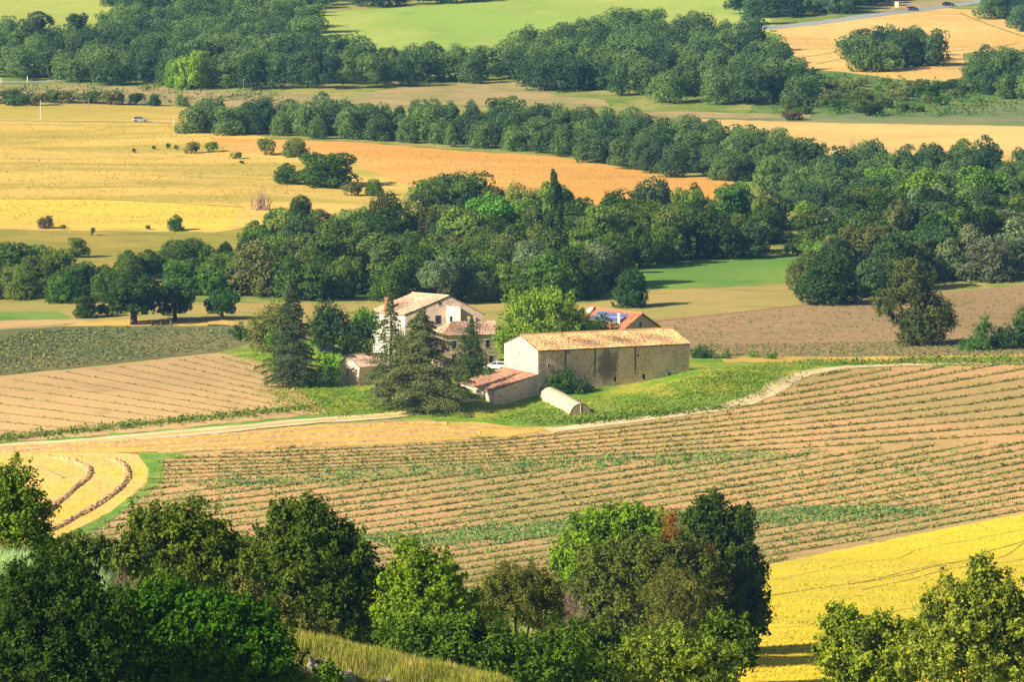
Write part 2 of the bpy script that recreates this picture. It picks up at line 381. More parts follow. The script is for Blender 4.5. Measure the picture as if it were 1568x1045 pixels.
sheet('row_field', [(105, 830), (180, 780), (225, 735), (230, 700), (420, 684), (620, 676), (790, 664), (890, 652), (1100, 628), (1180, 604), (1240, 574), (1290, 562), (1640, 555), (1640, 786), (1568, 792),
      (1400, 820), (1160, 872), (1100, 900), (100, 900), (40, 850)], MF['rows'], L * 3)
sheet('yellow_field', [(1640, 770), (1568, 788), (1400, 820), (1160, 870), (1000, 900), (960, 1050), (1640, 1060)], MF['yellow'], L * 4)
sheet('mown_field', [(-60, 692), (150, 690), (212, 698), (228, 720), (224, 742), (170, 785), (80, 830), (-60, 850)], MF['swath'], L * 3)
sheet('field_edge_grass', [(212, 698), (240, 694), (300, 700), (250, 704), (250, 740), (190, 785), (120, 832), (80, 832), (170, 785), (224, 742), (228, 720)], MF['darkgreen'], L * 5)
sheet('straw_headland', [(-60, 687), (200, 679), (480, 652), (640, 646), (740, 648), (790, 656), (870, 655), (780, 670), (640, 679), (420, 688), (200, 694), (-60, 694)], MF['straw'], L * 5)
sheet('lush_strip', [(780, 648), (830, 622), (900, 620), (1080, 606), (1180, 596), (1150, 614), (1090, 628), (880, 652), (800, 664)], MF['darkgreen'], L * 4, jit=2)
sheet('verge', [(-60, 680), (60, 676), (200, 664), (480, 636), (560, 628), (560, 636), (480, 643), (200, 673), (-60, 685)], MF['darkgreen'], L * 5, jit=1.5)
TRK = [(-60, 688), (0, 686), (120, 679), (240, 668), (360, 658), (480, 645), (560, 641), (640, 634), (690, 616), (716, 610)]
ribbon('farm_track', TRK, 4.2, MF['track'], L * 7)
ribbon('farm_track', [(840, 661), (960, 645), (1060, 633), (1120, 624), (1165, 610), (1195, 590), (1230, 573), (1290, 563), (1420, 558), (1640, 555)], 3.6, MF['track'], L * 7)
sheet('bare_bank', [(1180, 606), (1200, 582), (1240, 568), (1300, 560), (1300, 565), (1250, 572), (1225, 584), (1205, 600), (1160, 616), (1100, 630), (1140, 616)], MF['pinksoil'], L * 6, jit=.8)
ribbon('road', [(1100, 52), (1168, 43), (1290, 30), (1390, 17), (1450, 9), (1500, 2), (1560, -8)], 7, MF['road'], L * 4)
ribbon('far_road', [(-60, 127), (60, 125), (200, 121), (260, 124), (300, 129)], 5, MF['road'], L * 4)
ribbon('lane', [(-60, 184), (215, 187), (300, 190)], 2.6, MF['beige'], L * 4)
ribbon('grass_strip', [(x, y + .3) for x, y in TRK], .8, MF['straw'], L * 8)
for pts, w_ in (([(1300, 897), (1400, 878), (1500, 848), (1640, 808)], .35), ([(1180, 914), (1320, 893), (1440, 866), (1568, 830), (1640, 815)], .25),
                ([(1320, 905), (1450, 874), (1600, 840)], .25), ([(1180, 965), (1300, 955), (1450, 925), (1640, 880)], .15), ([(1180, 890), (1400, 842), (1600, 806)], .15),
                ([(1215, 90), (1270, 82), (1290, 76)], .5), ([(1250, 98), (1290, 90)], .6), ([(1420, 92), (1440, 78), (1500, 76), (1560, 66)], .6), ([(1470, 20), (1520, 40), (1600, 66)], 1.0),
                ([(-60, 304), (150, 306), (270, 311), (372, 318)], .6), ([(1000, 493), (1110, 482), (1230, 468)], .8)):
    ribbon('wheel_track', pts, w_, MF['lane'], L * 6)

# ------------------------------------------------------------------ foliage builders
def nrm(a): return a / np.maximum(np.linalg.norm(a, axis=1), 1e-9)[:, None]
def leafquads(C, Nn, s, asp=.6):
    """diamond leaves at C with normals Nn and size s"""
    n = len(C); T = nrm(np.cross(Nn, rng.normal(size=(n, 3)))); B = np.cross(Nn, T)
    s = np.asarray(s) * np.ones(n); u = T * (s / 2)[:, None]; v = B * (s * asp / 2)[:, None]
    V = np.stack([C - u, C - v + Nn * (s * .12)[:, None], C + u, C + v + Nn * (s * .12)[:, None]], 1).reshape(-1, 3)
    return V, np.arange(4 * n).reshape(n, 4)
def sph(n):
    return nrm(rng.normal(size=(n, 3)))
def core(c, r, k=(10, 6)):
    """closed lumpy inner mass (quads, with doubled pole points)"""
    a, b = k; V = []; 
    for j in range(b + 1):
        th = math.pi * j / b
        for i in range(a):
            ph = 2 * math.pi * i / a; q = 1 + rng.normal() * .06
            V.append((c[0] + r[0] * q * math.sin(th) * math.cos(ph), c[1] + r[1] * q * math.sin(th) * math.sin(ph), c[2] + r[2] * q * math.cos(th)))
    Q = [(j * a + i, (j + 1) * a + i, (j + 1) * a + (i + 1) % a, j * a + (i + 1) % a) for j in range(b) for i in range(a)]
    return np.array(V), np.array(Q)
def crown(blobs, n, leaf, lobes=22, lr=.34, asp=.65, cores=.4, low=-.55, flat=.9, spiky=0):
    """blobs: (x,y,z,rx,ry,rz)"""
    Vs, Fs, vs = [], [], []; off = 0
    W = np.array([b[3] * b[5] for b in blobs]); W = W / W.sum()
    for b, wt in zip(blobs, W):
        c = np.array(b[:3]); r = np.array(b[3:6]); m = max(6, int(lobes))
        D = sph(m * 3); D = D[D[:, 2] > low][:m]; m = len(D)
        LC = c + D * r * .70; LR = (lr * rng.uniform(.6, 1.35, m))[:, None] * r
        tint = rng.uniform(0, 1, m)
        k = max(10, int(n * wt)); pick = rng.choice(m, k, p=(LR[:, 0] ** 2) / (LR[:, 0] ** 2).sum())
        d = sph(k); d = np.where((np.sum(d * D[pick], 1) < -.2)[:, None], -d, d)
        rad = rng.uniform(.72, 1.08, k)[:, None] + (rng.exponential(.12, k)[:, None] * spiky)
        P = LC[pick] + d * LR[pick] * rad
        Nn = nrm(d * flat + D[pick] * .4 + rng.normal(size=(k, 3)) * .6)
        V, Fq = leafquads(P, Nn, leaf * rng.uniform(.6, 1.4, k), asp)
        Vs.append(V); Fs.append(Fq + off); off += len(V)
        vs.append(np.clip(tint[pick] * .45 + rng.uniform(0, .55, k) ** 1.3, 0, 1))
        if cores:
            V, Fq = core(c, r * cores); Vs.append(V); Fs.append(Fq + off); off += len(V); vs.append(np.full(len(Fq), .15))  # inner mass coloured darker than most leaves: painted shade inside the crown
    return np.concatenate(Vs), np.concatenate(Fs), np.concatenate(vs)
def sprays(blobs, n, leaf, size=.5, asp=.55, cores=.4, low=-.7, cover=2.2, loose=.35):
    """crown of small pointed leaf sprays set unevenly through each mass"""
    Vs, Fs, vs = [], [], []; off = 0
    W = np.array([b[3] * b[5] for b in blobs]); W = W / W.sum()
    for b, wt in zip(blobs, W):
        c = np.array(b[:3]); r = np.array(b[3:6]); m = int(max(10, 4 * math.pi * r[0] * r[2] / size ** 2 * cover * .5)); k = max(20, int(n * wt))
        m = min(m, max(10, k // 7)); D = sph(m * 3); D = D[D[:, 2] > low][:m]; m = len(D)
        ph = rng.uniform(0, 6.28, 4); lump = 1 + .13 * np.sin(D[:, 0] * 5 + D[:, 2] * 4 + ph[0]) + .10 * np.sin(D[:, 1] * 9 - D[:, 2] * 8 + ph[1]) + .08 * np.sin(D[:, 0] * 14 + ph[2])
        rad = (rng.uniform(.62, 1.0, m) + rng.exponential(.10, m) * loose * 2) * lump
        LC = c + D * r * rad[:, None] * .92; ax = nrm(D * .9 + np.array([[0, 0, .55]]) + rng.normal(size=(m, 3)) * .45); ln = size * rng.uniform(.6, 1.6, m); tint = rng.uniform(0, 1, m)
        pick = rng.integers(0, m, k); u = rng.uniform(-.4, 1, k); w_ = (ln[pick] * .42 * (1 - .65 * np.clip(u, 0, 1)))[:, None]
        P = LC[pick] + ax[pick] * (ln[pick] * u)[:, None] + rng.normal(size=(k, 3)) * w_ * .75
        Nn = nrm(ax[pick] * .5 + D[pick] * .45 + rng.normal(size=(k, 3)) * .6)
        V, Fq = leafquads(P, Nn, leaf * rng.uniform(.6, 1.4, k), asp)
        Vs.append(V); Fs.append(Fq + off); off += len(V); vs.append(np.clip(tint[pick] * .5 + rng.uniform(0, 1, k) ** 1.6 * .5, 0, 1))
        if cores:
            V, Fq = core(c, r * cores); Vs.append(V); Fs.append(Fq + off); off += len(V); vs.append(np.full(len(Fq), .1))  # core gets a fixed dark tone, the crown's inner shade put into colour
    return np.concatenate(Vs), np.concatenate(Fs), np.concatenate(vs)
def trunk_mb(h, r, limbs=5, top=.75, spread=.3, lean=0, r2=None):
    mb = MB(); rr = random.Random(int(h * 1000) + limbs)
    pts = [(0, 0, -.6), (0, 0, 0), (lean * .3, 0, h * .25), (lean * .7, rr.uniform(-.1, .1), h * .5), (lean, rr.uniform(-.2, .2), h * top)]
    mb.tube(pts, [r * 1.4, r * 1.2, r * .9, r * .65, r * .2], 8)
    for i in range(limbs):
        a = rr.uniform(0, 6.28); z = h * rr.uniform(.22, .55); L_ = h * spread * rr.uniform(.7, 1.2)
        p0 = Vector((lean * z / h, 0, z)); p1 = p0 + Vector((math.cos(a) * L_ * .5, math.sin(a) * L_ * .5, L_ * .45)); p2 = p0 + Vector((math.cos(a) * L_, math.sin(a) * L_, L_ * 1.0))
        mb.tube([p0, p1, p2], [r * .45, r * .28, r * .08], 6)
    return mb
def rndblobs(h, w_, k, rr, base=.12, bushy=1.0, skirt=0):
    """a handful of overlapping masses filling a crown h tall, w_ wide"""
    out = [(0, 0, h * .56, w_ * .36, w_ * .36, h * (.40 * bushy))]
    for i in range(skirt):
        a = 6.28 * i / skirt + rr.uniform(-.3, .3); s = rr.uniform(.22, .3) * w_
        out.append((math.cos(a) * .27 * w_, math.sin(a) * .27 * w_, h * rr.uniform(.14, .3), s, s, s * rr.uniform(.9, 1.3)))
    for i in range(k):
        a = rr.uniform(0, 6.28); q = rr.uniform(.15, .30) * w_; z = rr.uniform(base + .14, .80) * h
        s = rr.uniform(.17, .27) * w_
        out.append((math.cos(a) * q, math.sin(a) * q, z, s, s, s * rr.uniform(.75, 1.05)))
    return out
PROTO = {}
def proto(key, blobs, n, leaf, trunk, **kw):
    V, Fq, v = crown(blobs, n, leaf, **kw)
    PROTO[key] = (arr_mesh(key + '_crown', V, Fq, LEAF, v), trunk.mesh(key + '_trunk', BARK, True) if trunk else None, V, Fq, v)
rr = random.Random(3)
for i in range(5):                                      # mid-distance trees, 9 m tall, leafy to the ground
    proto(f'round{i}', rndblobs(9, 8.4, 7, rr, skirt=5), 7000, .40, trunk_mb(9, .26), lobes=44, low=-.9, lr=.25, spiky=.5)
for i in range(3):
    proto(f'tall{i}', rndblobs(11, 6.4, 8, rr, skirt=4), 5200, .40, trunk_mb(11, .24), lobes=36, spiky=1.0, low=-.9, lr=.25)
for i in range(3):                                      # field trees with a clear trunk
    proto(f'field{i}', [(0, 0, 5.8, 3.2, 3.2, 2.9)] + [(math.cos(a) * 2.6, math.sin(a) * 2.6, rr.uniform(4.0, 6.2), 1.9, 1.9, 1.7) for a in [rr.uniform(0, .6) + k * 1.05 for k in range(6)]] + [(math.cos(a) * 2.3, math.sin(a) * 2.3, rr.uniform(2.2, 3.2), 1.6, 1.6, 1.3) for a in (.3, 1.6, 2.9, 4.1, 5.3)], 7500, .4, trunk_mb(9, .42, 7, .7, .4), lobes=40, low=-.9, lr=.25, spiky=.5)
for i in range(3):                                      # low shrubs, 3 m
    proto(f'bush{i}', [(0, 0, 1.2, 1.9, 1.8, 1.4)] + [(rr.uniform(-1.3, 1.3), rr.uniform(-1, 1), rr.uniform(.9, 1.7), .9, .9, .9) for _ in range(4)], 1300, .3, trunk_mb(2.2, .08), lobes=14, low=-.9, spiky=.5)
proto('willow0', [(0, 0, 4.6, 3.4, 3.4, 3.4), (-2, 0, 5.2, 1.9, 1.9, 1.8), (1.9, .4, 4.8, 2, 2, 2), (0, -1, 6.4, 1.8, 1.8, 1.6)], 5200, .32, trunk_mb(7, .3), lobes=40, lr=.26, spiky=.6)
proto('willow1', [(0, 0, 4.2, 3.0, 3.0, 3.0), (-1.6, 0, 5.9, 1.6, 1.6, 1.5), (1.6, .4, 5.2, 1.8, 1.8, 1.6), (.3, -1, 3.4, 2.4, 2.2, 2.2)], 5200, .3, trunk_mb(7, .3), lobes=44, lr=.24, spiky=.9)
proto('poplar0', [(0, 0, z, r, r, 2.2) for z, r in ((2.5, 1.2), (4.6, 1.7), (7, 1.8), (9.4, 1.6), (11.6, 1.15), (13.2, .6))], 5200, .34, trunk_mb(12, .25, 2, .9, .08), lobes=16, spiky=.4)
# sparse grey shrub made of twigs
def twigs(h, w_, n, r=.02, rr=random.Random(5)):
    mb = MB()
    for i in range(n):
        a = rr.uniform(0, 6.28); q = rr.uniform(0, w_ / 2); hh = h * rr.uniform(.55, 1)
        b = Vector((math.cos(a) * q * .3, math.sin(a) * q * .3, -.1)); t = Vector((math.cos(a) * q, math.sin(a) * q, hh * (1 - .25 * q / w_ * 2)))
        m = (b + t) / 2 + Vector((rr.uniform(-.1, .1) * w_, rr.uniform(-.1, .1) * w_, .08 * h))
        mb.tube([b, m, t], [r * 1.6, r, r * .4], 4, False)
        for k in range(3):
            f = rr.uniform(.4, .9); p = m + (t - m) * f; e = p + Vector((rr.uniform(-.2, .2) * w_, rr.uniform(-.2, .2) * w_, rr.uniform(.1, .3) * h))
            mb.tube([p, e], [r * .7, r * .3], 3, False)
    return mb

# ------------------------------------------------------------------ placing trees
C_ = {  # leaf colours (scene linear)
 'dark green': (.05, .096, .022), 'mid green': (.084, .138, .026), 'bright green': (.115, .21, .026), 'olive green': (.112, .142, .042),
 'silver green': (.125, .165, .095), 'brownish': (.10, .098, .06), 'blue green': (.06, .112, .045), 'fresh yellow green': (.16, .26, .028), 'deep green': (.038, .085, .022)}
MARKS = [(0, 'far left picture edge'), (110, 'small round field-edge bush'), (205, 'tall spreading field tree'), (285, 'forked middle field tree'), (340, 'right umbrella-shaped field tree'),
         (455, 'left cedar'), (530, 'dark parked car'), (590, 'white house wall'), (640, 'twin cedars'), (685, 'farmhouse gable'), (740, 'conical evergreen'),
         (830, 'big leafy barn tree'), (925, 'roof solar panels'), (967, 'lone round tree'), (1040, 'barn right end'), (1110, 'small garden bushes'),
         (1190, 'track bend'), (1275, 'broad oak'), (1400, 'ragged field tree'), (1500, 'right hedge shrubs'), (1568, 'right picture edge')]
def mark(px):
    return min(MARKS, key=lambda m: abs(m[0] - px))[1]
def copy_tree(kind, name, loc, sxy, sz, color, rz, label, cat, group=None):
    cr, tk = PROTO[kind][:2]
    t = empty(name, tuple(loc), rz); t.scale = (sxy, sxy, sz); tag(t, label, cat, group)
    c = link('crown', cr, t); c.color = (*color, 1)
    if tk: link('trunk', tk, t)
    return t
HT = {'field': 8.9, 'round': 9.4, 'tall': 11.3, 'bush': 2.9, 'willow': 8.1, 'poplar': 15}
WD = {'field': 9.0, 'round': 8.6, 'tall': 6.8, 'bush': 4.6, 'willow': 7.6, 'poplar': 4}
def jitc(c, k=.14):
    q = 1 + rng.normal() * k; return tuple(float(max(.005, x * q * (1 + rng.normal() * .07))) for x in c)
def tree_px(kind, px, base, top, label, color, width=None, name='tree', cat='tree', group=None, Y=None):
    p = G(px, base) if Y is None else GY(px, Y)
    s = F / (p[1] * 1.004); h = (base - top) / s if Y is None else (PY(px, top, Y)[2] - p[2])
    ht = HT[kind.rstrip('0123456789')]; wd = WD[kind.rstrip('0123456789')]
    sz = h / ht; sxy = sz if width is None else (width / s) / wd
    return copy_tree(kind, name, p, sxy, sz, jitc(C_[color], .06), rng.uniform(0, 6.28), label, cat, group)
CAND = []
def scatter(polys, dx, dy, hrange, pal, zone, name='forest_tree', cat='tree', kinds=('round',) * 4 + ('tall',), group=None, rows=('front', 'middle', 'back'), hfun=None, maxn=10**9):
    """jittered grid of trees over the ground footprint given in pixels; returns the count"""
    poly = [tuple(G(*p)[:2]) for p in polys]; W = np.array(poly); lo, hi = W.min(0), W.max(0); out = []
    y = lo[1]; r_ = 0
    while y < hi[1]:
        x = lo[0] + (r_ % 2) * dx / 2
        while x < hi[0]:
            q = (x + rng.normal() * dx * .2, y + rng.normal() * dy * .2)
            if inside(np.array([q]), poly)[0]: out.append(q)
            x += dx
        y += dy; r_ += 1
    ys = sorted(q[1] for q in out); n = 0
    for q in out[:maxn]:
        px, py = proj((q[0], q[1], float(Z(q[0], q[1]))))
        k = kinds[rng.integers(len(kinds))]; nvar = sum(1 for z in PROTO if z.startswith(k))
        key = k + str(rng.integers(nvar)); cn = pal[rng.integers(len(pal))]
        h = rng.uniform(*hrange) * (hfun(px, py) if hfun else 1); s = h / HT[k]
        f = ys.index(q[1]) / max(1, len(ys)); row = rows[min(len(rows) - 1, int(f * len(rows)))]
        size = 'tall' if h > hrange[0] + .6 * (hrange[1] - hrange[0]) else ('low' if h < hrange[0] + .3 * (hrange[1] - hrange[0]) else 'medium')
        cn_ = cn; lab = f'{size} {cn} {"bush" if k == "bush" else "tree"}, {row} {zone}, toward {mark(px)}'
        CAND.append((q[1], (key, name if k != 'bush' else 'bush', (q[0], q[1], float(Z(*q)) - .15), s * rng.uniform(.95, 1.45), s * rng.uniform(.9, 1.12), jitc(C_[cn], .24), float(rng.uniform(0, 6.28)), lab, 'bush' if k == 'bush' else cat, group)))
        n += 1
    return n
def wood_mass(name, polyss, dx, dy, hrange, label, color, kinds=('round', 'tall'), dens=.5, extra=()):
    """a far-off wood as ONE object"""
    Vs, Fs, vs = [], [], []; off = 0; n = 0
    for key, _n, q, sxy, sz, cc, a, *_r in extra:
        _, _, V, Fq, v = PROTO[key]; ca, sa = math.cos(a), math.sin(a)
        keep = rng.random(len(Fq)) < .7; Fk = Fq[keep]; used = np.unique(Fk); mp = np.zeros(len(V), int); mp[used] = np.arange(len(used))
        U = V[used] * (sxy, sxy, sz); U = np.column_stack([U[:, 0] * ca - U[:, 1] * sa + q[0], U[:, 0] * sa + U[:, 1] * ca + q[1], U[:, 2] + q[2]])
        Vs.append(U); Fs.append(mp[Fk] + off); off += len(U); vs.append(np.clip(v[keep] * .6 + rng.uniform(-.25, .85), 0, 1.5)); n += 1
    for polys, hk in polyss:
        poly = [tuple(G(*p)[:2]) for p in polys]; W = np.array(poly); lo, hi = W.min(0), W.max(0)
        y = lo[1]; r_ = 0
        while y < hi[1]:
            x = lo[0] + (r_ % 2) * dx / 2
            while x < hi[0]:
                q = (x + rng.normal() * dx * .2, y + rng.normal() * dy * .2)
                if inside(np.array([q]), poly)[0]:
                    k = kinds[rng.integers(len(kinds))]; ks = [z for z in PROTO if z.startswith(k)]
                    _, _, V, Fq, v = PROTO[ks[rng.integers(len(ks))]]
                    h = rng.uniform(*hrange) * hk; s = h / HT[k]; a = rng.uniform(0, 6.28); ca, sa = math.cos(a), math.sin(a)
                    nl = len(Fq); keep = rng.random(nl) < dens
                    Fk = Fq[keep]; used = np.unique(Fk); mp = np.zeros(len(V), int); mp[used] = np.arange(len(used))
                    U = V[used] * (s * 1.3, s * 1.3, s)
                    U = np.column_stack([U[:, 0] * ca - U[:, 1] * sa + q[0], U[:, 0] * sa + U[:, 1] * ca + q[1], U[:, 2] + float(Z(*q)) - .2])
                    Vs.append(U); Fs.append(mp[Fk] + off); off += len(U)
                    vs.append(np.clip(v[keep] * .5 + rng.uniform(-.25, 1.0), 0, 1.5)); n += 1
                x += dx
            y += dy; r_ += 1
    o = link(name, arr_mesh(name, np.concatenate(Vs), np.concatenate(Fs), LEAF, np.concatenate(vs)), kind='stuff')
    o.color = (*color, 1); tag(o, label, 'wood'); return n

n1 = scatter([(1306, 108), (1330, 112), (1400, 112), (1424, 100), (1424, 88), (1400, 84), (1312, 86)], 7.5, 10, (10, 12), ['dark green', 'mid green', 'blue green'],
        'of the copse in pale wheat', group='copse standing alone in the upper wheat field', rows=('front', 'back'))
n2 = scatter([(1486, 148), (1640, 166), (1640, 118), (1506, 118)], 8.5, 12, (9, 12), ['dark green', 'mid green', 'blue green'], 'of the upper right wood', group='wood at the upper right edge')
n3 = scatter([(-40, 164), (300, 165), (310, 160), (100, 156), (-40, 158)], 6, 9, (3.2, 5), ['mid green', 'olive green', 'dark green'], 'of thin roadside hedge', kinds=('bush', 'round'), group='hedge below the far road', rows=('front', 'back'))
n4 = scatter([(1240, 150), (1300, 128), (1480, 130), (1480, 150), (1380, 178), (1250, 178), (1180, 168)], 6.5, 13, (2.2, 4.2), ['mid green', 'dark green', 'olive green'], 'of the hillside scrub', kinds=('bush',), group='scrub on the rough hillside')
# middle hedge wood
n5 = scatter([(272, 208), (440, 213), (560, 216), (740, 229), (840, 238), (930, 256), (1000, 270), (1100, 277), (1180, 284), (1200, 262), (1190, 232), (1060, 222), (930, 200), (780, 194), (560, 192), (400, 190), (300, 196)],
        6.8, 10, (6.5, 9.8), ['dark green', 'mid green', 'olive green', 'mid green', 'brownish', 'blue green', 'olive green'], 'of the middle hedge wood', group='middle hedge wood above the orange field')
n6 = scatter([(1180, 300), (1200, 252), (1300, 268), (1640, 275), (1640, 340), (1500, 350), (1300, 350), (1180, 330)],
        8.4, 12, (7, 11), ['dark green', 'mid green', 'mid green', 'olive green', 'bright green', 'blue green'], 'of the right-hand wood', group='right-hand wood')
# lower wood
n7 = scatter([(380, 462), (620, 466), (900, 470), (936, 446), (940, 432), (1000, 406), (1225, 391), (1215, 350), (1130, 335), (1000, 345), (860, 345), (760, 340), (700, 318), (640, 345), (560, 368), (470, 372), (390, 392), (372, 430)],
        7.8, 12, (6.5, 12.5), ['dark green', 'mid green', 'mid green', 'olive green', 'dark green', 'mid green', 'mid green', 'blue green', 'olive green'], 'of the wood behind the farm', group='wood behind the farm')
n8 = scatter([(1240, 455), (1330, 462), (1440, 446), (1640, 428), (1640, 350), (1300, 358), (1225, 380)], 8.4, 14, (8, 12), ['dark green', 'mid green', 'silver green', 'olive green', 'deep green', 'blue green'],
        'of the lower right wood', group='lower right wood')
n9 = scatter([(-40, 462), (100, 466), (380, 462), (380, 405), (330, 395), (250, 415), (200, 430), (95, 440), (60, 420), (-40, 410)], 7.2, 13, (6, 8.5), ['dark green', 'mid green', 'mid green', 'blue green', 'olive green'],
        'of the lower left wood', group='lower left wood')
CAND.sort(key=lambda c: c[0]); REST = []; _n = 0
for _, a in CAND:
    if a[1] == 'forest_tree':
        _n += 1
        if _n > 225: REST.append(a); continue
    copy_tree(*a)
nfar = wood_mass('distant_wood', [
    ([(-60, 119), (240, 134), (500, 139), (800, 122), (824, 140), (930, 146), (1000, 160), (1232, 168), (1244, 140), (1200, 108), (1182, 88), (1160, 84), (1100, 60), (1000, 50), (930, 54),
      (800, 88), (740, 106), (650, 108), (560, 106), (490, 100), (478, 60), (478, 44), (400, 30), (180, 30), (172, 74), (120, 80), (60, 84), (20, 70), (-60, 50)], 1.0)],
    7.6, 13, (9, 12.5), 'broad hazy oak wood beyond the middle hedge, filling the top left of the view', (.066, .118, .05), extra=REST)
wood_mass('upper_wood', [([(478, 14), (700, 4), (960, -16), (960, -50), (170, -50), (170, 20), (478, 30)], .9),
    ([(1118, 40), (1200, 32), (1345, 17), (1356, -20), (1130, -30)], 1.15),
    ([(1482, 14), (1520, 34), (1640, 66), (1640, -30), (1530, -40)], 1.0)],
    8.5, 14, (8, 11), 'dark hazy line of trees along the far road and top field', (.05, .10, .066))
print('TREES', nfar, n1, n2, n3, n4, n5, n6, n7, n8, n9)
